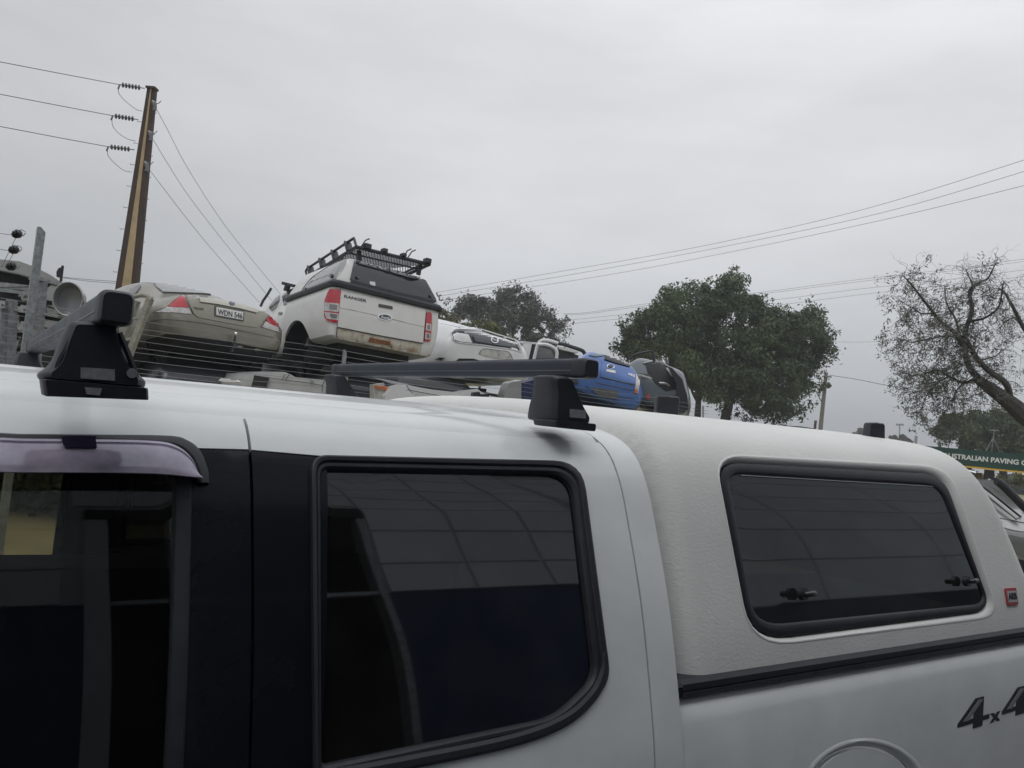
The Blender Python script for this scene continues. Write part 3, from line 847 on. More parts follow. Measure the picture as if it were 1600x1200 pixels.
label(fb, f, [(126, 574), (179, 577), (179, 595), (126, 591)], DA+.040, M_grey_label)
# ribs on the foot
for pts in (([(118, 520), (104, 545), (92, 568), (88, 590)]), ([(186, 520), (198, 548), (208, 574), (214, 598)])):
    mb = MB(); mb.tube([car(s, DA+.046, z) for s, z in [on_d(x, y, DA+.046) for x, y in [tuple(q) for q in smooth_line(pts, 4)]]], .004, 6)
    fb.part('rib', mb, M_black_trim, parent=f)
q_ = [on_d(x, y, DA+.024) for x, y in ((133, 605), (160, 607), (156, 618), (136, 616))]
fb.part('release_tab', MB().loft([[car(s, dd, z) for s, z in q_] for dd in (DA+.026, DA+.034)], cap=True), M_grey_label, parent=f)
s_, z_ = on_d(206, 583, DA+.04); fb.part('lock_barrel', MB().disc(car(s_, DA+.040, z_), E_N, .006, .008, 16), M_grey_label, parent=f)
# rear bar
rb = Thing('roof_bar', 'black roof bar whose foot stands beside the seam where cab meets canopy', 'roof bar', car(.9, .93, 1.78), 'black load bars across the cab roof')
DB = .16
sb0, zb0 = on_d(925, 590, DB); sb1, zb1 = on_d(925, 561, DB)
print('bar2', sb0, zb0, zb1)
_d = 1.2
while project(car(sb0, _d, zb1))[0] > 529: _d += .01
print('bar far end d', _d)
crossbar(rb, sb0-.005, zb0-.002, zb1, DB, _d, .036)
o = outl([(864, 586, 6), (893, 588, 6), (903, 610, 12), (917, 638, 10), (929, 656, 4), (927, 664, 3), (867, 660, 3), (866, 640, 6), (868, 615, 8)], DB+.03)
p = outl([(862, 656, 3), (928, 662, 3), (927, 674, 3), (864, 667, 3)], DB+.03)
f = foot(rb, o, p, DB+.03, DB+.13); foot(rb, o, p, DB+.03, DB+.13, True, shift=_d-.05-1.67)
label(rb, f, [(890, 639), (914, 641), (914, 654), (890, 652)], DB+.030, M_grey_label)
# mounts on the canopy roof
def mount(px0, px1, pyt, pyb, dep, label_, chip=0):
    a = at(px0, pyb, dep); b = at(px1, pyb, dep); w = (b-a).length; h = (at(px0, pyt, dep)-a).length
    mb = MB(); c = (a+b)/2; rot = Matrix.Rotation(-AZ+math.pi/2, 3, 'Z')
    X = (b-a).normalized(); Z = Vector((0, 0, 1)); Y = Z.cross(X).normalized()
    prof = rounded([(-w/2, 0, .004), (w/2, 0, .004), (w/2*(.86 if chip else 1), h*.96, .008), (w*.1, h*.96, .002), (w*.02, h, .003), (-w/2*(.92 if chip else 1), h, .006)], k=3, edge=1)
    mb.loft([[c+X*x*k+Z*(y*k+.0)+Y*t for x, y in prof] for t, k in ((-.026, .94), (-.020, 1), (.020, 1), (.026, .94))], cap=True)
    if chip:
        mb.box(c+Z*(-.004)+X*.01, (w*1.3, .08, .008), Matrix((X, Y, Z)).transposed())
    return single('roof_mount', mb, M_black_plastic, label_, 'roof mount', 'black bar mounts without a bar', base=c)
mount(1022, 1057, 618, 654, 2.45, 'narrow plain black mount on canopy roof beside the rear roof bar foot')
mount(1352, 1377, 660, 687, 2.42, 'small tapered black mount alone near the tail end of the canopy roof', 1)
# ------------------------------------------------------------ tools for the far vehicles
def pose(yaw, pit, rol, loc):
    return Matrix.Translation(Vector(loc)) @ Matrix.Rotation(R(yaw), 4, 'Z') @ Matrix.Rotation(R(pit), 4, 'X') @ Matrix.Rotation(R(rol), 4, 'Y')
def evaluated(mb, sub=0, cutters=()):
    me = bpy.data.meshes.new('tmp'); me.from_pydata(mb.v, [], mb.f)
    o = bpy.data.objects.new('tmp', me); COL.objects.link(o); extra = []
    if sub:
        md = o.modifiers.new('s', 'SUBSURF'); md.levels = md.render_levels = sub
    for c in cutters:
        m2 = bpy.data.meshes.new('tmpc'); m2.from_pydata(c.v, [], c.f); oc = bpy.data.objects.new('tmpc', m2); COL.objects.link(oc)
        md = o.modifiers.new('b', 'BOOLEAN'); md.object = oc; md.operation = 'DIFFERENCE'; md.solver = 'EXACT'; extra.append(oc)
    dg = bpy.context.evaluated_depsgraph_get(); m3 = bpy.data.meshes.new_from_object(o.evaluated_get(dg))
    out = MB(); out.v = [tuple(v.co) for v in m3.vertices]; out.f = [tuple(p.vertices) for p in m3.polygons]; out.mi = [0]*len(out.f)
    for x in [o]+extra: bpy.data.objects.remove(x)
    bpy.data.meshes.remove(m3)
    return out
def loft_body(stations, sub=2, cutters=()):
    """stations: (y, z bottom, z belt, z top, half width at sill, at belt, at top)"""
    mb = MB(); loops = []
    for y, zb, zs, zt, wb, ws, wt in stations:
        h = [(0, zb), (wb*.9, zb), (wb, zb+.07), (ws, zb+(zs-zb)*.45), (ws, zs), (ws*.965, zs+(zt-zs)*.12), (wt, zt-(zt-zs)*.10), (wt*.8, zt), (0, zt+.015)]
        loops.append([Vector((x, y, z)) for x, z in h]+[Vector((-x, y, z)) for x, z in h[-2:0:-1]])
    mb.loft(loops, cap=False)
    n = len(loops[0]); 
    for k, base in ((0, 0), (1, (len(loops)-1)*n)):
        c = sum(loops[0 if k == 0 else -1], Vector())/n; i0 = len(mb.v); mb.v.append(tuple(c))
        for i in range(n):
            f = (base+i, base+(i+1) % n, i0); mb.f.append(f if k else f[::-1]); mb.mi.append(0)
    return evaluated(mb, sub, cutters)
class Caster:
    """drapes traced outlines over a body"""
    def __init__(s, mb_local, M):
        s.M = M; s.v = [M @ Vector(p) for p in mb_local.v]; s.t = BVHTree.FromPolygons(s.v, mb_local.f)
    def map(s, uv):
        d = ray(uv[0], uv[1]).normalized(); r_ = s.t.ray_cast(CAM, d)
        if r_[0] is None: return None
        n = r_[1]
        if n.dot(d) > 0: n = -n
        return r_[0], n
    def patch(s, outline, off=.006, thick=.02, grid=3.0, holes=(), k=None, mb=None):
        if k is not None: outline = rounded([(x, y, k) for x, y in outline], k=3, edge=2)
        return cdt_patch(s.map, outline, holes, grid, off, thick, mb)
    def line(s, pts, r=.004, off=.002):
        out = []
        for p in smooth_line(pts, 5):
            q = s.map(p)
            if q: out.append(q[0]+q[1]*off)
        return MB().tube(out, r, 5) if len(out) > 1 else MB()
    def depth(s, px, py):
        q = s.map((px, py)); return (q[0]-CAM).dot(FWD) if q else None
def plane_hit(M, px, py, axis, val):
    """(local point) where a picture ray meets the local plane axis=val"""
    Mi = M.inverted(); o = Mi @ CAM; d = (Mi.to_3x3() @ ray(px, py)); t = (val-o[axis])/d[axis]
    return o+d*t
def prism(outline, dep, vec, mb=None, bev=.0):
    mb = mb or MB(); vec = Vector(vec)
    c = sum((at(x, y, dep) for x, y in outline), Vector())/len(outline)
    L = lambda k, t: [c+(at(x, y, dep)-c)*k+vec*t for x, y in outline]
    mb.loft([L(1-bev, 0), L(1, .06), L(1, .94), L(1-bev, 1)] if bev else [L(1, 0), L(1, 1)], cap=True); return mb
def ellipse(cx, cy, a, b, rot=0, n=20):
    return [(cx+a*math.cos(t)*math.cos(rot)-b*math.sin(t)*math.sin(rot), cy+a*math.cos(t)*math.sin(rot)+b*math.sin(t)*math.cos(rot)) for t in [2*math.pi*i/n for i in range(n)]]
def text_on(caster, body, p0, p1, ext=.003, bold=.0, off=.01, hk=1.0, align='LEFT'):
    """lettering laid along a line p0-p1 of a body"""
    a, n1 = caster.map(p0); b, n2 = caster.map(p1); N = ((n1+n2)/2).normalized()
    tm = textmesh(body, 1.0, 0, 0, 0, 'LEFT')
    w = max(v[0] for v in tm.v)-min(v[0] for v in tm.v); x0 = min(v[0] for v in tm.v)
    sz = (b-a).length/w
    tm = textmesh(body, sz, ext, bold*sz, 0, 'LEFT')
    F = frame_at(a+N*off, N, b-a)
    return tm.xf(F @ Matrix.Translation((-x0*sz, 0, 0)) @ Matrix.Diagonal((1, hk, 1, 1)))

V_white = mat('white_car_paint', (.66, .66, .64), .35, coat=.6, coatr=.12, noise=.10, nscale=4, col2=(.60, .59, .56), thr=(.25, .5))
V_white2 = mat('clean_white_paint', (.70, .71, .72), .35, coat=.7, noise=.05, nscale=3)
V_trim = mat('satin_trim', (.42, .41, .36), .3, metal=.4, coat=.4)
V_gold = mat('pale_gold_paint', (.25, .238, .195), .34, metal=.55, coat=.5, noise=.10, nscale=3)
V_blue = mat('blue_car_paint', (.045, .125, .36), .3, metal=.2, coat=.8, noise=.12, nscale=4)
V_teal = mat('dark_slate_paint', (.065, .085, .10), .35, metal=.3, coat=.7)
V_silver = mat('silver_car_paint', (.36, .37, .37), .35, metal=.5, coat=.5, noise=.12, nscale=5)
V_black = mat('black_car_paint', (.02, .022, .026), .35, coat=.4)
V_grime = mat('grimy_white_metal', (.48, .45, .38), .6, col2=(.28, .20, .12), nscale=7, thr=(.36, .52))
M_lens_red = mat('red_lens', (.46, .012, .025), .2, coat=.8, noise=.2, nscale=30)
M_lens_red2 = mat('dark_red_lens', (.30, .006, .015), .2, coat=.8)
M_lens_clear = mat('clear_lens', (.55, .53, .53), .18, coat=.8, noise=.35, nscale=22)
M_lens_dark = mat('smoked_lens', (.16, .165, .17), .2, coat=.8)
M_vglass = mat('car_glass', (.022, .026, .032), .08, coat=.3, spec=.6, rnoise=.05)
M_vglass_l = mat('hazy_or_sky_glass', (.20, .215, .22), .12, coat=1, spec=.9, rnoise=.08, noise=.2, nscale=5)
M_plate = mat('white_plate', (.62, .62, .60), .4)
M_badge_blue = mat('badge_blue', (.015, .03, .10), .3, coat=.8)
M_badge_dark = mat('badge_dark', (.03, .032, .035), .3, coat=.5)
M_rust = mat('rust', (.22, .09, .04), .9, noise=.5, nscale=20)
M_orange = mat('orange_lens', (.55, .16, .06), .4, noise=.3, nscale=20)

# ------------------------------------------------------------ gold sedan
MF = pose(46.5, -3.4, .6, (-3.755, 10.422, 1.977))
fal = Thing('wrecked_sedan', 'pale gold sedan with white number plate and tow ball on top of the wreck pile', 'car', MF)
body = loft_body([(-.02, .44, .62, .74, .60, .66, .60), (.03, .42, .78, .98, .74, .80, .60), (.12, .36, .80, 1.015, .84, .88, .64), (.35, .30, .80, 1.03, .86, .925, .66),
    (.72, .28, .82, 1.045, .88, .935, .66), (1.08, .28, .84, 1.24, .88, .935, .60), (1.45, .28, .86, 1.375, .88, .935, .55), (2.1, .28, .87, 1.42, .88, .935, .57), (2.8, .28, .87, 1.39, .88, .93, .55),
    (3.5, .28, .88, 1.04, .88, .93, .70), (4.3, .3, .78, .92, .86, .90, .70), (4.8, .38, .66, .76, .7, .78, .6)])
cf = Caster(body, MF)
fb_ = fal.part('body', body, V_gold, local=True)
boot = cf.patch([(291, 462), (303, 461.5), (330, 464), (360, 468), (398, 477), (423, 489), (412, 500), (401, 512), (372, 508), (345, 503), (320, 498), (309, 496), (302, 490), (296, 476)], .012, .03, 4)
bo = fal.part('boot_lid', boot, V_gold)
bump = cf.patch([(222, 505), (236, 500), (250, 498.5), (275, 499), (320, 504.5), (372, 515), (410, 522.5), (436, 528.5), (436, 547), (412, 544), (390, 539.5), (337, 529.5), (285, 522.5), (259, 521), (228, 531), (220, 520)], .02, .05, 5)
bu = fal.part('rear_bumper', bump, V_gold)
low = cf.patch([(228, 532), (259, 522), (285, 523.5), (337, 530.5), (390, 541), (434, 548), (435, 572), (400, 572), (350, 568), (290, 562), (232, 560)], .006, .03, 5)
fal.part('bumper_underside', low, M_dark, parent=bu)
fal.part('trim_line', cf.line([(223, 506), (250, 500), (275, 500.5), (320, 506), (372, 516.5), (436, 530)], .004, .022), M_badge_dark, parent=bu)
for red, clr, lab in (([(262, 479), (272, 470), (286, 462), (290, 470), (294, 480.5), (275, 481)], [(241, 488), (252, 483), (262, 480), (294.5, 481.5), (299, 491), (270, 488.5)], 'left'),
                      ([(415, 500), (423, 490), (430, 497), (434, 507), (433, 511), (420, 506)], [(408, 511), (414, 502), (433, 511.5), (435.5, 519), (420, 514.5)], 'right')):
    t = fal.part('tail_lamp', cf.patch(red, .014, .03, 2.5), M_lens_red)
    fal.part('clear_lens', cf.patch(clr, .013, .03, 2.5), M_lens_clear, parent=t)
    cx = sum(p[0] for p in clr)/len(clr)
for pts in ([(240, 488.5), (262, 479), (287, 461.5), (292, 474), (301, 491.5)], [(407.5, 511.5), (423.5, 489.5), (432, 500), (436, 519)]):
    fal.part('lamp_seam', cf.line(pts, .004, .014), M_badge_dark)
fal.part('chrome_strip', cf.patch([(310, 467.5), (318, 468), (345, 471.5), (380, 478.5), (404, 487), (400, 490), (372, 483), (338, 476.5), (312, 473)], .03, .03, 3), V_trim, parent=bo)
fal.part('oval_badge', cf.patch(ellipse(361, 476.5, 4.6, 2.6, .2), .036, .008, 2), M_badge_blue, parent=bo)
pl = fal.part('number_plate', cf.patch([(334.5, 478.5), (380.5, 487), (379.5, 502.5), (334.5, 494.5)], .024, .012, 3), M_badge_dark, parent=bo)
plm = cf.patch([(336.6, 480.5), (378.8, 488.4), (378, 500.6), (336.6, 492.8)], .026, .002, 3); plm.mi = [0]*len(plm.f)
tm = text_on(cf, 'WDN 546', (339, 488.3), (377, 495.4), .0025, .012, .0285, 1.35); plm.cur = 1; plm.add(tm.v, tm.f)
fal.part('plate_lettering', plm, [M_plate, M_badge_dark], parent=bo)
tm = text_on(cf, 'FALCON', (302, 481.5), (317, 484), .002, .01, .015, 1.2); fal.part('lettering', tm, M_badge_dark, parent=bo)
fal.part('rear_window', cf.patch([(236, 440), (250, 440), (274, 441.5), (300, 446), (334, 455), (362, 465.5), (345, 463.8), (320, 459.8), (285, 458.6), (255, 457.6), (244, 449)], .02, .03, 3), mat('sedan_glass', (.10, .11, .115), .12, coat=.5, spec=.6))
fal.part('side_window', cf.patch([(198, 463), (205, 452), (219, 445.5), (221, 447), (214, 458), (199, 470)], .015, .02, 3), M_vglass)
# tow ball
P, N = cf.map((365, 530)); 
mb = MB(); X = MF.to_3x3() @ Vector((1, 0, 0)); Zl = MF.to_3x3() @ Vector((0, 0, 1)); Yl = MF.to_3x3() @ Vector((0, 1, 0))
B0 = at(363, 538, (P-CAM).dot(FWD)-.05)
mb.tube([B0-Zl*.10, B0+Zl*.03], .022, 8); mb.bar(B0-Zl*.02+Yl*.15, B0-Zl*.02-Yl*.08, .06, .05); mb.tube([B0+Zl*.03-Yl*.05, B0+Zl*.10-Yl*.06, B0+Zl*.10-Yl*.06+Zl*.01], [.016, .014, .012], 10)
tb = fal.part('tow_hitch', mb, M_badge_dark)
mb = MB(); c = B0+Zl*.135-Yl*.06
mb.loft([[c+Zl*(.027*math.cos(a))+ (X*math.cos(b)+Yl*math.sin(b))*(.027*math.sin(a)+.0001) for b in [2*math.pi*i/12 for i in range(12)]] for a in [math.pi*j/8 for j in range(9)]])
fal.part('tow_ball', mb, M_chrome, parent=tb)
for sx in (-1, 1):
    for y in (.95, 3.75):
        mb = MB(); mb.tube([(sx*.70, y, .34), (sx*.90, y, .34)], .32, 20); fal.part('wheel', mb, M_tyre, local=True)

# ------------------------------------------------------------ white utility on the pile
MR = pose(38.2, -5.06, 2.14, (-1.892, 11.591, 2.069))
rg = Thing('wrecked_ute', 'white wrecked utility with canopy and black steel roof basket crowning the pile', 'ute', MR)
def hloft(levels, r=.12, cap=True, mb=None):
    mb = mb or MB(); L = []
    for z, w, y0, y1 in levels:
        o = rounded([(-w, y0, r), (w, y0, r), (w, y1, .03), (-w, y1, .03)], k=5, edge=10); L.append([(x, y, z) for x, y in o])
    mb.loft(L, cap=cap); return mb
tubm = hloft([(.62, .80, .02, 1.58), (.66, .86, 0, 1.58), (.82, .905, -.01, 1.58), (1.0, .925, -.015, 1.58), (1.2, .925, -.01, 1.58), (1.33, .915, 0, 1.58), (1.37, .89, .01, 1.58)])
cut = MB().tube([(-1.2, 1.13, .52), (-.55, 1.13, .52)], .47, 40); cut2 = MB().tube([(.55, 1.13, .52), (1.2, 1.13, .52)], .47, 40)
bot = MB().box((0, .45, .55), (3, 1.6, .24))
tubm = evaluated(tubm, 0, [cut, cut2])
rtub = rg.part('tub', tubm, V_white, local=True)
can_m = hloft([(1.375, .90, .0, 1.56), (1.43, .90, -.01, 1.56), (1.5, .885, 0, 1.56), (1.70, .78, .05, 1.55), (1.80, .715, .09, 1.54), (1.84, .66, .13, 1.5), (1.858, .5, .22, 1.4)], .10)
rcan = rg.part('canopy', can_m, V_white, local=True)
cabm = loft_body([(1.62, .5, 1.12, 1.72, .86, .92, .66), (1.75, .5, 1.12, 1.76, .86, .925, .68), (2.4, .5, 1.12, 1.79, .86, .925, .69), (3.2, .5, 1.12, 1.72, .86, .92, .64), (3.8, .5, 1.1, 1.2, .86, .92, .75), (4.9, .5, .95, 1.12, .86, .9, .74), (5.2, .6, .8, .95, .7, .78, .6)], 2)
rcab = rg.part('cab', cabm, V_white, local=True)
allm = MB()
for q in (tubm, can_m, cabm): allm.add(q.v, q.f)
cr_ = Caster(allm, MR)
crc = Caster(cabm, MR); ctub = Caster(tubm, MR); ccan = Caster(can_m, MR)
tg = rg.part('tailgate', ctub.patch([(531.5, 455), (600, 469.5), (664.5, 484.5), (660, 535.5), (594, 524), (526.5, 510.5)], .018, .02, 5), V_white, parent=rtub)
rg.part('tailgate_crease', ctub.line([(529, 481), (560, 487), (600, 496), (640, 506), (662, 511)], .004, .019), V_grime, parent=tg)
for lab, full, sq in (('l', [(516, 452), (532, 453), (527, 505), (513, 502), (508.5, 495), (509, 470)], ([(508.5, 473), (529, 475), (528, 488), (509, 486)], [(509, 488), (528, 490), (527, 501), (512, 498)])),
                      ('r', [(665.5, 487), (673.5, 489), (673.5, 510), (671.5, 534), (661.5, 533)], ([(665, 505), (672.5, 507), (672, 518), (664, 516)], [(663.5, 519), (671.5, 521), (671, 531), (662.5, 530)]))):
    l = rg.part('tail_lamp', ctub.patch(full, .024, .03, 3, k=3), M_lens_red)
    for s_ in sq:
        a = rg.part('clear_lens', ctub.patch(s_, .027, .004, 2.5, k=1), M_lens_clear, parent=l)
        cx = sum(p[0] for p in s_)/4; cy = sum(p[1] for p in s_)/4
        rg.part('lamp_bulb_housing', ctub.patch([(cx+(x-cx)*.5+(2 if lab == 'l' else 0), cy+(y-cy)*.62) for x, y in s_], .029, .004, 2), M_lens_dark, parent=l)
h = rg.part('gate_handle', ctub.patch([(590.5, 475), (612, 479), (612.5, 484), (590, 480)], .024, .006, 2.5, k=1), M_badge_dark, parent=tg)
bd = rg.part('oval_badge', ctub.patch(ellipse(600, 496, 11, 5.2, .12), .028, .010, 2.5), M_chrome, parent=tg)
rg.part('badge_field', ctub.patch(ellipse(600, 496, 9.4, 4.0, .12), .031, .003, 2.5), M_badge_dark, parent=tg)
tm = text_on(ctub, 'Ford', (594.5, 496), (606, 498), .002, .01, .0325, .9); rg.part('lettering', tm, M_chrome, parent=tg)
tm = text_on(ctub, 'RANGER', (537, 463.5), (571.5, 471), .003, .02, .02, .62); rg.part('lettering', tm, M_badge_dark, parent=tg)
rg.part('step_panel', ctub.patch([(526.5, 512.5), (594, 526), (659.5, 538), (656, 556), (600, 546), (540, 534), (525, 527)], .004, .02, 4), V_grime)
rg.part('plate_recess', ctub.patch([(577, 527), (610, 534), (609.5, 540.5), (575, 534)], .008, .01, 3), M_rust)
for s_ in ([(559, 522), (572, 524.5), (570, 536), (558, 533.5)], [(612, 534), (626, 537), (624, 548), (611, 545)]):
    rg.part('step_corner', ctub.patch(s_, .03, .03, 3, k=2), V_grime)
rg.part('fog_lens', ctub.patch(ellipse(484.5, 536, 2.5, 3.5), .008, .01, 1.5), M_badge_dark)
rg.part('gate_gap', ctub.line([(531.5, 452), (530, 475), (526.5, 511), (525, 527)], .005, .012), M_badge_dark)
rg.part('gate_gap', ctub.line([(526.5, 511.5), (594, 525), (660, 537)], .005, .012), M_badge_dark)
rg.part('gate_gap', ctub.line([(665, 485), (660.5, 536)], .005, .012), M_badge_dark)
# canopy band, hatch and windows
band = hloft([(1.345, .91, -.03, 1.58), (1.355, .94, -.055, 1.6), (1.40, .945, -.06, 1.6), (1.44, .92, -.035, 1.58)], .10)
rg.part('canopy_band', band, M_black_trim, local=True, parent=rcan)
hat = [(558, 402.5), (577, 403), (615, 412), (656, 425.8), (661, 431), (681, 468), (640, 461), (600, 452), (547, 436.5)]
hg = rg.part('hatch_glass', ccan.patch(hat, .008, .012, 4), M_vglass, parent=rcan)
rg.part('hatch_liner', ccan.patch([(548, 437), (600, 451.5), (640, 461.5), (685, 470), (672, 476), (600, 463), (546, 447)], .016, .01, 4), M_black_trim, parent=rcan)
rg.part('sky_glimpse_pane', ccan.patch([(563, 405), (656, 429), (648, 437), (560, 414)], .014, .008, 4), M_vglass_l, parent=rcan)  # pale patch painted for the sky showing through the hatch glass
mb = MB()
gx = [(563, 404.5), (657, 429.5), (648, 436), (560, 413)]
for i in range(13):
    t = i/12
    for s_ in (-1, 1):
        a = (lerp(563, 655, t), lerp(405, 429, t)); t2 = min(max(t+s_*.085, 0), 1); b = (lerp(560, 648, t2), lerp(413, 436, t2))
        qa = ccan.map(a); qb = ccan.map(b)
        if qa and qb: mb.tube([qa[0]+qa[1]*.022, qb[0]+qb[1]*.024], .007, 4)
rg.part('guard_mesh', mb, M_lens_dark, parent=rcan, kind='stuff')
for p_ in ([(560, 413.5), (600, 424), (648, 437), (655, 431)], [(607, 416), (608.5, 425)]):
    rg.part('guard_bar', ccan.line(p_, .008, .022), M_black_trim, parent=rcan)
rg.part('hatch_edge', ccan.line([(547, 437), (557, 403.5), (577, 404), (658, 426), (665, 431), (685, 469)], .008, .010), M_badge_dark, parent=rcan)
rg.part('paper_scrap', ccan.patch([(577, 440), (585.5, 441), (586, 447), (581, 446.5), (577, 444)], .013, .003, 2), M_plate, parent=rcan)
for x, y in ((558, 434), (672, 463)):
    q = ccan.map((x, y))
    if q: rg.part('hatch_lock', MB().disc(q[0]+q[1]*.02, q[1], .028, .03, 12), M_badge_dark, parent=rcan)
rg.part('side_window', ccan.patch([(543, 404), (540, 414), (530, 431), (522, 438), (471, 463), (474, 453), (487, 436), (500, 427), (520, 414)], .008, .012, 4), M_vglass_l, parent=rcan)
rg.part('side_window_edge', ccan.line([(471, 464), (474, 452), (487, 435.5), (500, 426), (520, 413.5), (543, 403.5)], .006, .010), M_badge_dark, parent=rcan)
for x, y in ((520, 432), (479, 453)):
    q = ccan.map((x, y))
    if q: rg.part('window_latch', MB().disc(q[0]+q[1]*.02, q[1], .03, .03, 12), M_badge_dark, parent=rcan)
# cab glass and side details
for o_ in ([(441, 463), (453, 453), (466, 448), (463, 458), (456, 470), (444, 478)], [(420, 480), (431, 466), (438, 461), (437, 470), (432, 481), (425, 487)]):
    m_ = crc.patch(o_, .008, .015, 3)
    if m_.f: rg.part('door_glass', m_, M_vglass)
m_ = crc.patch(ellipse(438.5, 490, 3.5, 2.2, -.3), .012, .01, 1.5)
if m_.f: rg.part('door_handle', m_, M_badge_dark)
rg.part('wheel_arch_liner', MB().loft([[(x, 1.13+.462*math.cos(a), .52+.462*math.sin(a)) for a in np.linspace(-.3, math.pi+.3, 20)] for x in (-.88, -.45)], closed=False), M_dark, local=True)
rg.part('chassis', MB().box((0, 1.75, .60), (1.2, 2.9, .16)), M_dark, local=True)
mb = MB().tube([(-.48, 1.13, .42), (-.66, 1.13, .42)], .17, 16); rg.part('brake_drum', mb, M_dark, local=True)
# open front door seen edge on, and bar on the cab roof
mb = MB(); d_ = 13.3
mb.tube([at(407, 479, d_), at(411, 470, d_), at(418, 460, d_), at(424, 450, d_)], .022, 6)
rg.part('open_door_frame', mb, M_badge_dark)
mb = MB(); mb.bar(at(444, 443, 13.2), at(462, 447.5, 13.0), .10, .05); mb.tube([at(447, 455, 13.1), at(450, 445, 13.1)], .05, 8); rg.part('cab_roof_bar', mb, M_black_plastic)
# basket
ZB = 2.0
def onz(px, py, z): return plane_hit(MR, px, py, 2, z)
rl = onz(557, 386, ZB); rr_ = onz(671, 413, ZB); fl_ = onz(480, 433, ZB); fr_ = fl_+(rr_-rl)
print('basket', rl, rr_, fl_)
bk = Thing('roof_basket', 'black steel basket with mesh floor bolted above the wrecked ute canopy', 'roof rack', MR @ Matrix.Translation((0, .8, 1.86)))
def L2W(p): return MR @ Vector(p)
mb = MB(); 
for a, b in ((rl, rr_), (fl_, fr_), (rl, fl_), (rr_, fr_)): mb.tube([L2W(a), L2W(b)], .028, 8)
bk.part('floor_frame', mb, M_black_plastic)
for i in range(1, 6):
    t = i/6; bk.part('cross_slat', MB().bar(L2W(lerp(rl, fl_, t)), L2W(lerp(rr_, fr_, t)), .045, .02), M_black_plastic)
mb = MB(); NB = 26
for i in range(-NB, NB):
    for sg in (1, -1):
        pts = []
        u0 = i/NB*1.0; 
        for j in (0, 1):
            pts.append((u0+sg*0 if j == 0 else u0+sg*.9, j))
        (ua, va), (ub, vb_) = pts
        # clip to 0..1 across
        def P_(u, v): return L2W(rl+(rr_-rl)*u+(fl_-rl)*v)
        ta, tb_ = 0.0, 1.0
        du = ub-ua
        lo, hi = sorted(((0-ua)/du, (1-ua)/du)); ta = max(0, lo); tb_ = min(1, hi)
        if tb_-ta > .03: mb.tube([P_(ua+du*ta, ta), P_(ua+du*tb_, tb_)], .006, 4, cap=False)
bk.part('floor_mesh', mb, M_black_plastic, kind='stuff')
T1, T2 = onz(553, 372, ZB+.17), onz(478, 421, ZB+.17)
pts = [L2W(rl+Vector((0, 0, .0))), L2W(lerp(rl, T1, .75)+(rl-T1)*0), L2W(T1), L2W(lerp(T1, T2, .5)), L2W(lerp(T1, T2, .97)), L2W(T2+Vector((0, 0, -.03))), L2W(fl_)]
bk.part('side_rail', MB().tube(pts, .020, 8), M_black_plastic)
for t in (.12, .38, .64, .9):
    a = lerp(T1, T2, t); b = lerp(rl, fl_, t); bk.part('rail_post', MB().bar(L2W(a), L2W(b), .03, .11, up=MR.to_3x3() @ Vector((1, 0, 0))), M_black_plastic)
off = rr_-rl
bk.part('side_rail', MB().tube([L2W(Vector(rl)+off), L2W(T1*.35+rl*.65+off), L2W(T2*.35+fl_*.65+off), L2W(fl_+off)], .018, 8), M_black_plastic)
# clamps, shovel bracket and stubs along the rear edge
for t, s_ in ((.13, .07), (.36, .05), (.62, .045), (.96, .065)):
    bk.part('clamp', MB().box(L2W(lerp(rl, rr_, t)+Vector((0, -.01, .04))), (s_*1.4, .10, s_), MR.to_3x3()), M_black_plastic)
for t in (.05, .62, .68): 
    a = lerp(rl, rr_, t); bk.part('stub', MB().tube([L2W(a), L2W(a+Vector((.05, -.04, .12))), L2W(a+Vector((.11, -.04, .16)))], .010, 6), M_black_plastic)
for i, t in enumerate((.06, .42, .75)):
    a = lerp(rl, fl_, t); b = lerp(rr_, fr_, t)
    for q in (lerp(a, b, .08), lerp(a, b, .92)):
        bk.part('support_leg', MB().bar(L2W(q), L2W(Vector((q.x*.97, q.y, 1.84))), .04, .06, up=MR.to_3x3() @ Vector((1, 0, 0))), M_black_plastic)

# ------------------------------------------------------------ white car with its nose stripped
MH = pose(26.1, -.6, 5.06, (-.51, 14.78, 2.373))
hc = Thing('stripped_white_car', 'white car without lamps showing an oval badge in its open dark nose', 'car', MH)
body = loft_body([(.0, .28, .62, .86, .72, .86, .72), (.10, .22, .66, .98, .84, .92, .76), (.35, .2, .70, 1.06, .88, .95, .78), (.9, .2, .76, 1.16, .9, .96, .76), (1.6, .2, .8, 1.30, .9, .96, .72), (2.3, .2, .82, 1.48, .9, .96, .6), (3.4, .2, .82, 1.5, .9, .95, .6), (4.2, .3, .8, 1.1, .8, .9, .6)])
ch = Caster(body, MH)
hb = hc.part('body', body, V_white2, local=True)
arch = [(704, 569), (716, 560), (739, 560.5), (761, 567), (770, 574), (704, 574)]
opn = [(706, 523), (710.5, 519), (718.5, 517.8), (761, 519.6), (795, 529.5), (808, 538.5), (813, 550), (795, 546.4), (750, 539.6), (718.5, 536), (708, 533)]
rec = [(746, 553), (753, 545.5), (775, 547.5), (793, 551), (799, 562), (770, 560)]
arch = [(704, 569), (716, 560), (739, 560.5), (761, 567), (770, 574), (704, 574)]
shell = [(672, 506), (690, 505), (718, 512), (761, 518.5), (795, 527.5), (809, 534), (814, 541), (820, 556), (822, 590), (760, 592), (700, 590), (672, 580)]
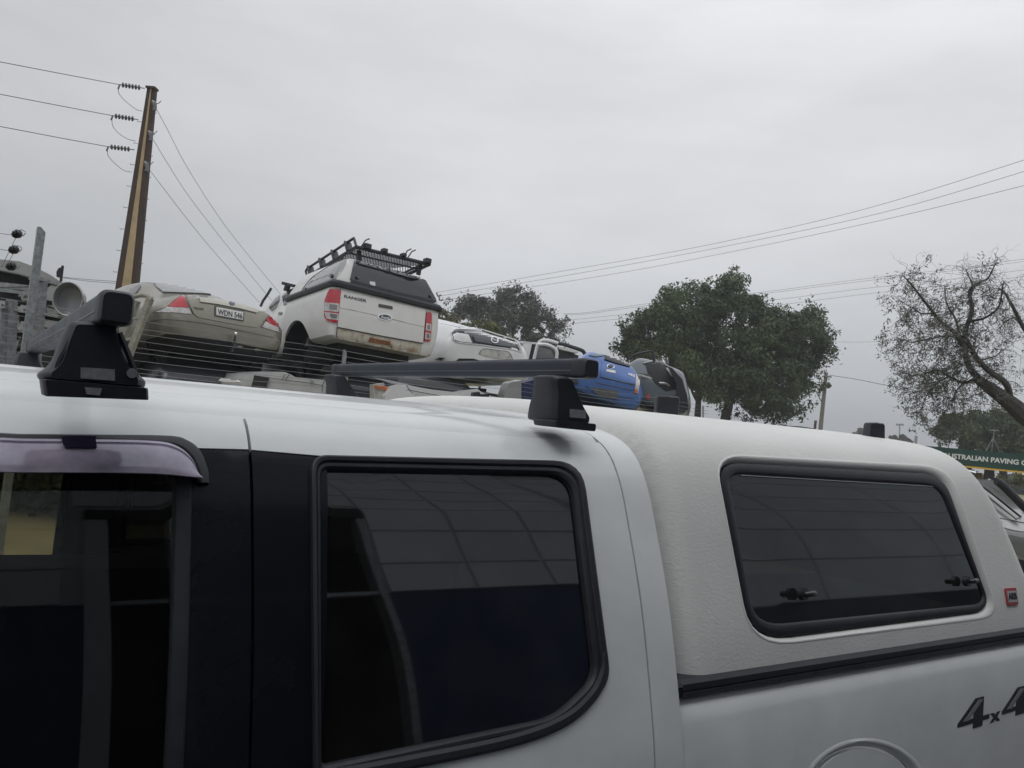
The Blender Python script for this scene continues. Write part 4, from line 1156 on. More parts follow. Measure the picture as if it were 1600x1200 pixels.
hc.part('nose_recess', ch.patch([(cx_+(x-cx_)*1.02, cy_+(y-cy_)*1.1) for x, y in [(706, 523), (710.5, 519), (718.5, 517.8), (761, 519.6), (795, 529.5), (808, 538.5), (811, 548), (795, 546.4), (750, 539.6), (718.5, 536), (708, 533)] for cx_, cy_ in ((760, 533),)], .004, .01, 3), V_black)
hc.part('lower_recess', ch.patch(arch, .004, .01, 3), V_black)
fc = ch.patch([(676, 511), (700, 513), (716, 515.5), (740, 514.5), (765, 518), (795, 527.5), (809, 536), (815, 550), (817, 566), (812, 575), (760, 577), (700, 578), (674, 576)], .045, .065, 4, holes=[opn, arch])
hn = hc.part('nose_cover', fc, V_white2)
hc.part('lip', ch.line(opn+[opn[0]], .010, .05), V_white2, parent=hn)
hc.part('plate_recess', ch.patch(rec, .056, .005, 3, k=2), mat('scuffed_white', (.52, .52, .50), .6, col2=(.28, .27, .25), nscale=12, thr=(.3, .5)), parent=hn)
hc.part('recess_edge', ch.line([(746, 553.5), (753, 545.5), (775, 547.5), (793, 551), (799.5, 563)], .006, .056), M_lens_dark, parent=hn)
hc.part('inner_wing', ch.patch([(708, 524), (714, 521), (731, 524), (737, 536), (718, 534), (709, 531)], .03, .02, 2.5), V_white2)
hc.part('inner_wing', ch.patch([(798, 544), (806, 546), (811, 551), (798, 546)], .035, .02, 2), V_white2)
hc.part('grille_bar', ch.patch([(738, 526), (765, 528), (797, 538), (797, 543), (765, 538), (742, 534)], .03, .02, 3), mat('grille_grey', (.10, .11, .12), .5))
hc.part('oval_badge', ch.patch(ellipse(771.5, 533, 6, 4.3, .35), .045, .014, 2), M_chrome)
hc.part('badge_field', ch.patch(ellipse(771.5, 533, 4.7, 3.2, .35), .048, .003, 2), M_badge_dark)
tm = text_on(ch, 'Ford', (768, 532.4), (775.5, 534.4), .002, .01, .05, .9); hc.part('lettering', tm, M_chrome)
hc.part('side_slot', ch.patch([(682.5, 561), (690, 558), (696, 558.5), (692, 562)], .054, .004, 2), M_badge_dark, parent=hn)
hc.part('bonnet_gap', ch.line([(664, 503), (690, 509), (716, 515.5), (718, 518)], .004, .052), M_lens_dark, parent=hn)
# white ute with tubular bars behind it
wu = Thing('white_ute_with_hoop', 'white utility tray end with bent white tube hoops beside the stripped white car', 'ute', at(850, 640, 17.0))
hv = Vector((-.25, .95, 0))
wu.part('cab_pillar', prism([(820, 533.5), (832, 534.5), (826, 562), (826, 600), (812, 600), (811, 556)], 16.4, hv*.5, bev=.03), V_white2)
wu.part('roof', prism([(812, 532.5), (842, 535.5), (842, 538), (812, 536)], 16.4, hv*1.2), V_white2)
wu.part('cab_back', prism([(832, 537), (875, 545), (905, 555), (905, 600), (826, 600), (827, 560)], 16.6, hv*1.3, bev=.03), V_teal)
wu.part('rear_glass', prism([(843, 542), (862, 547), (866, 560), (836, 560)], 16.55, hv*.04), M_vglass_l)
wu.part('hoop', MB().tube([at(x, y, 16.2) for x, y in [tuple(p) for p in smooth_line([(834, 563), (838, 546), (841, 537), (847.5, 531.5), (859, 532.5), (872, 536.5)], 5)]], .035, 8), V_white2)
wu.part('hoop', MB().tube([at(x, y, 16.1) for x, y in [tuple(p) for p in smooth_line([(841, 538), (854, 538.5), (865.5, 543.5), (870, 550), (869.5, 560)], 5)]], .035, 8), V_white2)
wu.part('side_bar', MB().tube([at(x, y, 16.5) for x, y in [tuple(p) for p in smooth_line([(872, 536.5), (881, 538), (890, 541), (909, 547.5), (914, 553)], 5)]], .04, 8), M_black_plastic)
wu.part('side_rail', prism([(873, 541.5), (890, 545), (904, 549), (903, 552), (880, 547), (874, 545)], 16.45, hv*.3), V_white2)
wu.part('pillar_slat', prism([(838, 541), (840, 541.5), (836, 560), (833.5, 560)], 16.3, hv*.05), V_white2)

# ------------------------------------------------------------ blue hatchback
MBl = pose(8, -3, 13.5, (1.95, 17.6, 2.14))
bl = Thing('blue_hatchback', 'bright blue hatchback tilted right with white tag under its oval badge', 'car', MBl)
body = loft_body([(.0, .40, .70, .98, .70, .80, .70), (.06, .36, .78, 1.04, .80, .86, .72), (.22, .34, .84, 1.26, .82, .90, .64), (.40, .32, .88, 1.44, .84, .91, .58), (.9, .3, .9, 1.49, .86, .92, .58), (2.0, .3, .9, 1.5, .86, .92, .58), (2.9, .3, .9, 1.3, .86, .92, .58), (4.1, .4, .7, .85, .7, .8, .6)])
cb_ = Caster(body, MBl)
bb = bl.part('body', body, V_blue, local=True)
def bpart(name, mb, m_, par=None):
    if mb.f: return bl.part(name, mb, m_, parent=par)
bpart('roof_sky_reflection', cb_.patch([(920, 556), (945, 553.5), (975, 557), (1001, 562), (1008, 572), (1004, 586), (996, 584), (988, 571), (975, 560), (950, 555.5), (930, 558)], .02, .03, 3), mat('slate_sky_reflection', (.12, .16, .20), .3, metal=.3, coat=.5))  # sky reflected by the blue roof, painted as a slate sheet
bpart('rear_window', cb_.patch([(945, 556.5), (958, 556.5), (973, 560.5), (986, 568), (984, 574), (962, 568.5), (944, 562.5)], .03, .02, 3), M_black_gloss)
tgb = bpart('tailgate', cb_.patch([(940, 563), (962, 570), (990, 577), (992, 600), (975, 597), (945, 591), (938, 588)], .014, .02, 3), V_blue)
ob = bpart('oval_badge', cb_.patch(ellipse(953.8, 573, 6, 3.6, .1), .022, .01, 2), M_chrome, tgb)
bpart('badge_field', cb_.patch(ellipse(953.8, 573, 4.6, 2.4, .1), .040, .003, 1.5), M_badge_blue, tgb)
bpart('white_tag', cb_.patch([(947, 577.5), (961, 580), (961, 584), (947, 581)], .022, .006, 2), M_plate, tgb)
try:
    bpart('lettering', text_on(cb_, 'XR5', (980.5, 585), (991.5, 588.5), .004, .02, .022, 1.0), M_chrome, tgb)
except Exception: pass
tl = bpart('tail_lamp', cb_.patch([(993, 584), (997.5, 585), (999, 598), (996.5, 615.5), (990.5, 614), (993, 600)], .02, .02, 2), M_lens_clear)
bpart('red_lens', cb_.patch([(991, 608), (996, 609), (995.5, 615), (990.5, 614)], .024, .004, 2), M_orange, tl)
bpart('tailgate_gap', cb_.line([(938, 589), (975, 598), (991, 601.5)], .012, .018), M_badge_dark)
bpart('bumper_crease', cb_.line([(930, 598), (960, 604), (988, 610)], .010, .036), M_badge_blue)
bpart('bumper', cb_.patch([(925, 592), (945, 593), (975, 599), (990, 604), (989, 622), (960, 619), (930, 612), (915, 603)], .03, .05, 3), V_blue)
bpart('bumper_scuff', cb_.patch([(927, 605), (950, 608), (966, 611), (964, 624), (940, 620), (927, 612)], .036, .006, 3), mat('bumper_insert', (.09, .095, .10), .6, noise=.3, nscale=9))
# slate hatch with its tailgate up
MD = pose(-14, -4, 14, (3.02, 18.6, 2.19))
dk = Thing('slate_hatchback', 'dark slate hatchback with open tailgate tilted against the blue car', 'car', MD)
body = loft_body([(.0, .40, .70, .96, .70, .80, .70), (.06, .36, .78, 1.04, .80, .86, .72), (.22, .34, .84, 1.26, .82, .90, .66), (.42, .32, .88, 1.47, .84, .91, .60), (.9, .3, .9, 1.52, .86, .92, .60), (2.0, .3, .9, 1.52, .86, .92, .58), (2.9, .3, .9, 1.3, .86, .92, .58), (4.1, .4, .7, .85, .7, .8, .6)])
cd = Caster(body, MD)
dk.part('body', body, V_teal, local=True)
def dpart(name, mb, m_):
    if mb.f: return dk.part(name, mb, m_)
dpart('hatch_opening', cd.patch([(1008, 569), (1030, 568), (1047, 574), (1056, 590), (1060, 608), (1040, 612), (1024, 600), (1012, 583)], .006, .02, 3), M_dark)
dpart('opening_rim', cd.line([(1005, 568.5), (1020, 566), (1035, 568), (1043, 573)], .018, .02), V_silver)
dpart('opening_rim', cd.line([(1041, 576), (1050, 589)], .018, .02), V_silver)
dpart('side_glass', cd.patch([(999, 584), (1012, 584.5), (1019, 592), (1003, 592.5)], .01, .02, 2), M_vglass)
dpart('red_reflector', cd.patch([(1010, 621), (1015, 613), (1016, 620), (1012, 626)], .012, .02, 2), M_lens_red)
dpart('inner_trim', cd.line([(1030, 599), (1040, 600), (1046, 604)], .03, .02), V_silver)
# roof hoop and raised tailgate
dk.part('roof_rail', MB().tube([at(x, y, 18.6) for x, y in [tuple(p) for p in smooth_line([(984, 562), (988, 556), (1000, 552), (1015, 549), (1020, 551), (1022, 566)], 4)]], .03, 6), M_black_plastic)
dk.part('raised_tailgate', prism([(1043, 571), (1050, 574), (1066, 592), (1074, 618), (1076, 640), (1070, 644), (1057, 640), (1057, 600)], 18.3, Vector((.1, .5, .0)), bev=.03), V_black)
dk.part('bumper', prism([(1030, 616), (1050, 619), (1057, 640), (1070, 645), (1050, 652), (1020, 646)], 18.1, Vector((.1, .6, 0)), bev=.04), V_teal)
# ------------------------------------------------------------ lower level of the pile
def lowcar(name, label, M, m_, sub=2):
    th = Thing(name, label, 'car', M)
    b = loft_body([(.0, .35, .70, .98, .70, .82, .70), (.08, .3, .78, 1.04, .82, .88, .74), (.30, .28, .84, 1.10, .84, .91, .70), (.8, .28, .86, 1.40, .86, .92, .60), (1.5, .28, .88, 1.47, .86, .92, .58), (2.4, .28, .88, 1.44, .86, .92, .58), (3.2, .28, .86, 1.08, .86, .92, .7), (4.2, .34, .74, .88, .76, .84, .66)], sub)
    th.part('body', b, m_, local=True); c = Caster(b, M)
    for sx in (-1, 1):
        for y in (.85, 3.3):
            th.part('wheel', MB().tube([(sx*.70, y, .32), (sx*.91, y, .32)], .31, 18), M_tyre, local=True)
    g = MB()
    for x in (-1, 1):
        g.add([(x*.905, .75, .95), (x*.905, 3.0, .95), (x*.64, 2.7, 1.36), (x*.64, 1.1, 1.38)], [(0, 1, 2, 3)])
    th.part('side_glass', g, M_vglass, local=True)
    return th, c
def shade_bulk(name, label, M, m_, h=1.5):  # black bodies added to fill the shade beneath the upper wrecks
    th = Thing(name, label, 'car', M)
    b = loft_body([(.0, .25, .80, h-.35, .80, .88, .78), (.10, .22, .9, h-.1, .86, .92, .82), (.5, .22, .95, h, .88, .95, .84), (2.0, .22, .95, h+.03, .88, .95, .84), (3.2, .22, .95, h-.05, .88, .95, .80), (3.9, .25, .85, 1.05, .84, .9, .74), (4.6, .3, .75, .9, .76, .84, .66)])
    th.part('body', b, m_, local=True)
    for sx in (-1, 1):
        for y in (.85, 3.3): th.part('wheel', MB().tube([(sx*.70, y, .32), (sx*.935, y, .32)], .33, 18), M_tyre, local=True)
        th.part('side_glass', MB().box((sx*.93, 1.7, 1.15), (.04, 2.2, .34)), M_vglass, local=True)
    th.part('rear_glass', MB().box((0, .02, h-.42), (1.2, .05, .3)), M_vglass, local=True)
Mt = MF.translation; 
shade_bulk('shade_fill_van', 'black van body added to fill the shade directly beneath the pale gold sedan', pose(46, 0, 0, (-3.75, 10.55, .68)), V_black)
shade_bulk('shade_fill_wagon', 'black wagon body added to fill the shade directly beneath the white ute on the pile', pose(38, -2, 1, (-1.85, 11.85, .80)), V_black)
shade_bulk('shade_fill_hatch', 'black hatchback body added to fill the shade beneath the stripped white car', pose(26, 0, 3, (-.45, 14.9, .86)), V_black)
shade_bulk('shade_fill_car', 'dark car body added to fill the shade beneath the bright blue hatchback', pose(8, 0, 10, (1.95, 17.9, .80)), V_black)
shade_bulk('shade_fill_end_car', 'dark car body added to fill the shade under the slate hatchback at the far end of the pile', pose(-14, 0, 12, (3.5, 18.9, .70)), V_black)
shade_bulk('shade_fill_second_row', 'black wreck added to fill the shade low between the gold sedan and the white ute', pose(42, 0, 0, (-3.3, 12.6, .75)), V_black, 1.6)
shade_bulk('shade_fill_second_row', 'black wreck added to fill the shade low between the white ute and the stripped white car', pose(35, 0, 0, (-1.3, 14.3, .85)), V_black, 1.7)
shade_bulk('shade_fill_second_row', 'black wreck added to fill the shade low behind the pale bent frame', pose(50, 0, 0, (-5.6, 10.2, .55)), V_black, 1.7)
shade_bulk('shade_fill_second_row', 'black wreck added to fill the shade low between the stripped white car and the blue hatchback', pose(20, 0, 5, (1.1, 17.2, .8)), V_black, 1.6)
BACK = Vector((-.643, .766, 0))
# white car bodies of the bottom row, their roof edges just above the near ute
wa_ = Thing('white_bottom_sedan', 'white bottom row sedan behind the fence left of the galvanised post', 'car', at(455, 700, 9.6))
o = [(372, 612), (378, 596), (388, 588), (391, 583), (412, 585), (414, 580.5), (446, 581), (455, 585), (462, 589), (504, 593), (518, 596.5), (520, 620), (520, 760), (372, 760)]
pm = prism(o, 9.6, BACK*1.5+Vector((0, .4, .0)), bev=.012); V_pale = mat('pale_grey_paint', (.52, .53, .53), .4, coat=.5, noise=.1, nscale=5)
wa_.part('body', pm, V_pale)
def flat(outline, dep, th_=.012): return prism(outline, dep, FWD*th_)
wa_.part('window', flat([(397, 587), (421, 590), (415, 606), (392, 606)], 9.56), M_vglass)
for l in ([(397, 586.5), (440, 593), (480, 598), (504, 602.5)], [(441, 593), (445, 585)], [(446, 593.5), (452, 585)], [(504, 602.5), (503, 612)], [(504, 602), (507, 595), (512, 594.5)]):
    wa_.part('panel_gap', MB().tube([at(x, y, 9.575) for x, y in [tuple(p) for p in smooth_line(l, 3)]], .0045, 5), M_badge_dark)
wa_.part('fuel_flap', flat(ellipse(487, 596.5, 3.2, 2.2, .2, 12), 9.575, .006), V_silver)
wb_ = Thing('white_bottom_wagon', 'white bottom row car whose roof carries a small black bracket', 'car', at(720, 720, 8.2))
o = [(600, 618), (612, 604), (620, 600.5), (635, 601), (672, 608), (719, 613.5), (747, 607.5), (751, 611), (766, 618), (804, 625), (826, 631), (840, 641), (850, 660), (850, 780), (600, 780)]
wb_.part('body', prism(o, 8.6, Vector((-.3, 1.2, .0)), bev=.012), V_white2)
for l in ([(636, 609), (660, 613.5), (685, 618), (710, 623.5)], [(727, 632), (730, 628), (736, 626.5), (744, 627.3)], [(764, 628), (785, 630.5), (800, 633)], [(635, 602), (642, 612), (648, 620)]):
    wb_.part('panel_gap', MB().tube([at(x, y, 8.575) for x, y in [tuple(p) for p in smooth_line(l, 3)]], .0045, 5), M_badge_dark)
wb_.part('roof_slot', flat([(779, 623.5), (790, 624), (804, 628), (800, 629.5), (787, 626.5)], 8.58), M_badge_dark)
wb_.part('rear_pillar', prism([(632, 613), (641, 613), (646, 617), (648, 626), (630, 624)], 8.5, Vector((0, .1, 0)), bev=.03), V_white2)
br = prism([(742, 613), (749, 612), (751, 616), (757, 616), (765, 614.5), (764, 621), (764.5, 633), (740, 633)], 8.3, Vector((-.05, .15, 0)), bev=.03)
single('roof_bracket', br, M_black_plastic, 'small black forked bracket standing on the white bottom row car', 'bracket', base=at(752, 633, 8.3))
ru = Thing('rusty_panel_block', 'grey broken body corner with orange rust edge beside the rear roof bar foot', 'car panel', at(605, 640, 8.9))
ru.part('panel', prism([(584, 600), (600, 598), (601, 603), (634, 611), (632, 640), (584, 640)], 8.9, Vector((-.1, .3, 0)), bev=.02), mat('flaking_paint', (.45, .45, .43), .8, col2=(.25, .2, .16), nscale=18, thr=(.3, .5)))
ru.part('rust_edge', flat([(585, 602), (600, 604), (618, 608), (617, 612), (600, 609), (585, 606)], 8.88, .02), M_orange)
single('silver_door', prism([(786, 640), (788, 618), (794, 600), (798, 597), (815, 594), (815, 660), (786, 660)], 11.5, Vector((-.1, .12, 0)), bev=.02), V_silver, 'silver door panel standing upright under the stripped white car', 'car door', base=at(800, 660, 11.5))
single('navy_car_wing', prism([(817, 598), (838, 592), (840, 660), (817, 660)], 12.0, Vector((-.1, .1, 0)), bev=.02), mat('navy_car_panel', (.02, .03, .09), .4), 'navy blue body panel beside the upright silver door', 'car panel', base=at(826, 660, 12))
single('crumpled_foil', prism([(341, 595), (346, 590.5), (354, 591), (360, 594), (370, 593.5), (375, 597), (368, 598), (350, 597)], 9.3, Vector((-.02, .12, 0)), bev=.1), mat('white_scrap', (.8, .8, .8), .5), 'small crumpled white scrap lying below the gold sedan', 'scrap', base=at(357, 597, 9.3))

# ------------------------------------------------------------ silver wreck at the left edge
sw = Thing('stripped_silver_car', 'silver car shell with torn open side and bare wheel housing at left edge', 'car', at(40, 620, 8.9))
dS = 8.8
sw.part('roof', prism([(-60, 396), (-20, 401), (0, 405), (30, 408), (55, 417), (80, 430), (96, 441), (88, 443), (60, 436), (30, 428), (0, 421), (-60, 414)], dS, Vector((-.5, 1.3, .1)), bev=.01), V_silver)
sw.part('roof_gap', MB().tube([at(x, y, dS-.01) for x, y in ((-20, 419), (30, 429), (58, 437), (90, 446))], .012, 5), M_badge_dark)
sw.part('dark_shell', prism([(-60, 417), (0, 423), (60, 438), (95, 448), (110, 470), (118, 500), (100, 600), (-60, 600)], dS+.12, Vector((-.5, 1.2, 0))), M_dark)
for o in ([(0, 447), (20, 450), (20, 456), (0, 455)], [(0, 475), (40, 480), (40, 488), (0, 486)], [(66, 478), (104, 487), (103, 500), (66, 492)], [(70, 462), (90, 466), (98, 480), (70, 474)], [(0, 505), (45, 508), (45, 520), (0, 518)], [(30, 455), (55, 452), (50, 470), (34, 470)], [(62, 500), (96, 503), (92, 520), (60, 515)], [(0, 530), (30, 532), (26, 545), (0, 543)]):
    sw.part('torn_panel', prism(o, dS+.02, Vector((-.03, .09, .01)), bev=.03), V_silver)
# the wheel housing: a dished drum
c = at(107, 467, dS-.1); axd = Vector((-.25, 1, .05)).normalized(); ax1 = axd.cross(Vector((0, 0, 1))).normalized(); ax2 = ax1.cross(axd)
mb = MB(); loops = []
for r_, t in ((.06, .06), (.11, .05), (.135, -.02), (.142, -.03), (.148, -.02), (.148, .04), (.12, .24)):
    loops.append([c+axd*t+(ax1*math.cos(a)*1.0+ax2*math.sin(a)*1.25)*r_ for a in [2*math.pi*i/28 for i in range(28)]])
mb.loft(loops, cap=True); sw.part('wheel_housing', mb, M_lens_dark)
sw.part('housing_rim', MB().tube([c-axd*.03+(ax1*math.cos(a)+ax2*math.sin(a)*1.25)*.145 for a in [2*math.pi*i/28 for i in range(10, 29)]], .008, 6), V_silver)
sw.part('wing', prism([(70, 452), (84, 442), (95, 440), (90, 455), (92, 475), (104, 488), (80, 480), (66, 470)], dS, Vector((-.1, .3, 0)), bev=.03), V_silver)
_rs = random.Random(5)
for k in range(46):
    x = _rs.uniform(-5, 104); y = lerp(440, 470, max(0, (x-20)/90))+_rs.uniform(0, 90); L = _rs.uniform(8, 26); a = _rs.choice([.1, .15, 1.4, 1.7, .6, -.4])+_rs.uniform(-.15, .15)
    dd = dS+_rs.uniform(-.08, .08)
    if _rs.random() < .55: sw.part('torn_strut', MB().tube([at(x, y, dd), at(x+L*math.cos(a)*.5, y+L*math.sin(a)*.5+1.5, dd+.03), at(x+L*math.cos(a), y+L*math.sin(a), dd)], _rs.uniform(.006, .016), 5), _rs.choice([V_silver, M_galv, M_badge_dark, M_lens_dark]))
    else: sw.part('torn_sheet', prism([(x, y), (x+L*.8, y+L*.12), (x+L*.8+_rs.uniform(-3, 3), y+L*.4), (x+_rs.uniform(-2, 2), y+L*.3)], dd, Vector((_rs.uniform(-.05, .05), .05, 0))), _rs.choice([V_silver, M_lens_dark, M_galv, M_dark]))
sw.part('mirror', prism([(88, 432), (88, 424), (92, 418), (95, 418), (96, 434)], dS-.05, Vector((-.02, .06, 0)), bev=.05), M_black_plastic)
sw.part('antenna_stub', MB().tube([at(95, 440, dS-.03), at(98, 415, dS-.03)], .014, 6), M_black_plastic)

# ------------------------------------------------------------ electric security fence
FD = Vector((.766, .643, 0)); FP = at(531, 600, 8.9); FP = Vector((FP.x, FP.y, 0))
def fpos(px, dz=0.0, back=0.0):
    """point of the fence line seen at picture column px near the horizon, at ground level"""
    d = ray(px, 620); d = Vector((d.x, d.y, 0)); o = Vector((0, 0, 0)); n = Vector((-FD.y, FD.x, 0))
    t = (FP-n*back-o).dot(n)/d.dot(n); return o+d*t
def post_h(px, py, base):
    t = (Vector((base.x, base.y, 0))-Vector((CAM.x, CAM.y, 0))).length/Vector((ray(px, py).x, ray(px, py).y, 0)).length
    return (CAM+ray(px, py)*t).z
b1 = fpos(30); zt1 = post_h(45, 352, b1)
def angle_post(base, top, w, name, label, lean=Vector((0, 0, 0))):
    th = Thing(name, label, 'fence post', base, 'steel posts of the electric fence')
    mb = MB(); prof = [(-w/2, -w/2), (w/2, -w/2), (w/2, -w/2+.006), (-w/2+.006, -w/2+.006), (-w/2+.006, w/2), (-w/2, w/2)]
    n = Vector((-FD.y, FD.x, 0))
    L = []
    for z, k in ((0, 1), (top-.04, 1), (top, .35)):
        L.append([base+lean*(z/top)+FD*(x*k-w/2*(1-k))+n*y+Vector((0, 0, z)) for x, y in prof])
    mb.loft(L, cap=True); th.part('angle_bar', mb, M_galv); return th
cpost = angle_post(b1, zt1, .062, 'fence_post', 'tall galvanised angle post with three black insulators at left')
bp = fpos(531); zt2 = post_h(534, 546, bp)
p2 = angle_post(bp, zt2, .036, 'fence_post', 'galvanised fence post in front of the white ute on the pile')
for z in (zt2-.33, zt2-.60): p2.part('wire_clip', MB().box(bp+Vector((.04, 0, z)), (.05, .03, .06)), M_galv)
bp3 = fpos(1075); 
p3 = angle_post(bp3, 2.05, .05, 'fence_post', 'short fence post at the far right end of the wreck pile')
M_wire = mat('fence_wire', (.24, .25, .26), .45, metal=.5)
nw = 13
w0 = fpos(-20); w9 = fpos(1110)
zs = [post_h(434.7, 535, fpos(434.7))+.02-.062*i for i in range(nw)]
for i, z in enumerate(zs):
    pts = []
    for k in range(41):
        t = k/40; p = w0.lerp(w9, t)
        # slack between posts
        seg = (t*3.4) % 1; p = p+Vector((0, 0, z-.020*math.sin(math.pi*seg)*(1+.5*math.sin(i*2.1))+.004*math.sin(i*5+t*9)))
        pts.append(p)
    single('fence_wire', MB().tube(pts, .0026, 5), M_wire, 'taut galvanised strand of the electric fence crossing in front of the wrecks', 'fence wire', 'strands of the electric fence', base=pts[0], recalc=False) if False else tag(mesh_obj('fence_wire', MB().tube(pts, .0023, 5), M_wire), 'taut galvanised strand of the electric fence crossing in front of the wrecks', 'fence wire', 'strands of the electric fence')
# insulators on the corner post
M_ins = mat('black_insulator', (.012, .013, .016), .35, coat=.4)
ydep = (b1-CAM).dot(FWD)+.0
def dep_of(P): return (P-CAM).dot(FWD)
labs = ('top black insulator beside the tall galvanised post', 'middle black insulator beside the tall galvanised post', 'lowest black insulator beside the tall galvanised post')
for (x, y, hx, hy), lb in zip(((27, 365.5, 40, 362), (22, 390, 34, 387), (18, 416, 31, 414)), labs):
    dd = dep_of(Vector((b1.x, b1.y, 2.4)))
    c = at(x, y, dd); h = at(hx, hy, dd); ax = (h-c).normalized()
    th = Thing('wire_insulator', lb, 'insulator', c, 'insulators on the tall corner post')
    prof = [(-.045, .012), (-.040, .022), (-.030, .024), (-.026, .034), (-.016, .036), (-.010, .026), (0, .040), (.010, .040), (.014, .026), (.022, .034), (.030, .030), (.036, .016), (.042, .010)]
    a1 = ax.cross(Vector((0, 0, 1))).normalized(); a2 = a1.cross(ax)
    mb = MB(); mb.loft([[c+ax*t+(a1*math.cos(q)+a2*math.sin(q))*r_ for q in [2*math.pi*i/12 for i in range(12)]] for t, r_ in prof], cap=True)
    th.part('body', mb, M_ins)
    th.part('hook', MB().tube([c+ax*.03+a2*.02, lerp(c, h, .6)+a2*.028, h], .004, 5), M_galv); th.part('hook', MB().tube([c+ax*.03-a2*.02, lerp(c, h, .6)-a2*.03, h-a2*.01], .004, 5), M_galv)
    e = at(-30, y-5, dd); 
    tag(mesh_obj('fence_wire', MB().tube([c-ax*.04, e], .003, 5), M_wire), 'short upper strand leaving %s' % lb.replace('beside', 'by'), 'fence wire')
for a, b in (((25, 371), (2, 418)), ((21, 396), (12, 412))):
    dd = dep_of(Vector((b1.x, b1.y, 2.4)))
    tag(mesh_obj('jumper_wire', MB().tube([at(*a, dd), at(*b, dd)], .0025, 5), M_wire), 'thin slanting link wire near the %s insulator' % ('top' if a[1] < 380 else 'middle'), 'wire')
# galvanised gate frame behind the post
gf = Thing('gate_frame', 'heavy galvanised gate frame with thick square posts left of the front roof bar', 'gate', fpos(58, back=-.25))
dg_ = dep_of(Vector((gf.M.translation.x, gf.M.translation.y, 2.2)))
def sqpost(p0, p1, w, name='post'):
    gf.part(name, MB().bar(at(*p0, dg_), at(*p1, dg_), w, w, up=Vector((FD.x, FD.y, 0))), M_galv)
sqpost((45, 640), (62, 439), .115); sqpost((-2, 640), (8, 470), .06); sqpost((15, 640), (20, 470), .07)
gf.part('post_cap', MB().box(at(62, 437, dg_), (.13, .13, .03)), M_galv)
for a, b, w in (((-10, 444), (50, 451), .05), ((-10, 452), (50, 459), .03)):
    gf.part('rail', MB().bar(at(*a, dg_), at(*b, dg_), .03, w), M_galv)
for x, y in ((4, 476), (38, 483), (38, 508)):
    gf.part('bracket', MB().box(at(x, y, dg_-.06), (.055, .02, .065)), V_silver); gf.part('bolt', MB().disc(at(x, y+1, dg_-.075), FWD, .009, .012, 8), M_badge_dark)
gf.part('strap', MB().bar(at(-5, 448, dg_-.02), at(70, 446, dg_-.02), .01, .012), M_galv)
gf.part('strap', MB().bar(at(20, 484, dg_-.02), at(75, 492, dg_-.02), .01, .012), M_galv)
# pale bent ladder frame beside the gold sedan
lf = Thing('pale_frame', 'pale beige bent steel frame with rungs leaning in front of the gold sedan', 'steel frame', at(200, 560, 7.6))
M_beige = mat('chalky_beige_steel', (.36, .35, .29), .7, noise=.3, nscale=15)
dl = 7.5
lf.part('side_rail', MB().bar(at(180, 560, dl), at(214, 470, dl), .055, .05), M_beige)
lf.part('side_rail', MB().bar(at(198, 565, dl-.05), at(235, 466, dl-.05), .055, .05), M_beige)
lf.part('top_bend', MB().tube([at(x, y, dl) for x, y in [tuple(p) for p in smooth_line([(203, 470), (208, 464.5), (218, 461.5), (228, 462), (237, 467)], 4)]], .022, 8), M_beige)
lf.part('side_rail', MB().bar(at(202, 470, dl), at(216, 476, dl), .05, .04), M_beige)
lf.part('rung', MB().bar(at(200, 500, dl-.02), at(222, 495, dl-.05), .02, .025), M_beige)
lf.part('rung', MB().bar(at(190, 532, dl-.02), at(210, 528, dl-.05), .02, .025), M_beige)
# pile support: dark racking under the upper cars
rk = Thing('stacking_rack', 'dark steel racking posts that carry the upper row of wrecks', 'rack', (-2.5, 12, 0))
for s_, back in ((0, 0), (2.2, 0), (4.6, .5), (7.0, 1.3), (9.0, 2.0)):
    p = Vector((-4.2, 9.9, 0))+Vector((.62, .78, 0))*s_+Vector((-.3, .6, 0))*back
    for k in (0.6, 2.9):
        q = p+Vector((-.6, .8, 0))*k; zt = {0: 2.2, 2.2: 2.35, 4.6: 2.5, 7.0: 2.4, 9.0: 2.0}[s_]
        rk.part('post', MB().bar((q.x, q.y, 0), (q.x, q.y, zt), .09, .09, up=Vector((1, 0, 0))), M_dark)
    a = p+Vector((-.6, .8, 0))*.5; b = p+Vector((-.6, .8, 0))*3.0
    rk.part('beam', MB().bar((a.x, a.y, zt), (b.x, b.y, zt), .09, .09), M_dark)
# ------------------------------------------------------------ trees
rng = np.random.default_rng(7)
def leaf_mat(name, c1, c2, sc_=.5):
    m = mat(name, c1, .6, col2=c2, nscale=sc_, thr=(.35, .65), spec=.3)
    nt = m.node_tree; b = nt.nodes['Principled BSDF']
    return m
M_leaf = leaf_mat('dark_tree_leaves', (.105, .145, .068), (.045, .070, .036))
M_leaf_grey = leaf_mat('grey_gum_leaves', (.15, .16, .14), (.08, .088, .075))
M_leaf_yel = leaf_mat('olive_bush_leaves', (.17, .17, .05), (.06, .075, .03))
M_leaf_sparse = leaf_mat('sparse_leaves', (.16, .165, .135), (.09, .095, .08))
M_bark = mat('bark', (.055, .050, .045), .9, noise=.4, nscale=6, bump=.6, bscale=20)
M_bark_dark = mat('dark_bark', (.072, .068, .064), .9, noise=.4, nscale=6, bump=.6, bscale=20)
def poly_sample(poly, n, margin=0):
    A = np.array(poly, float); lo = A.min(0); hi = A.max(0); out = []
    while len(out) < n:
        p = rng.random((n*2, 2))*(hi-lo)+lo
        k = inside(p, poly); out += [tuple(q) for q in p[k]]
    return out[:n]
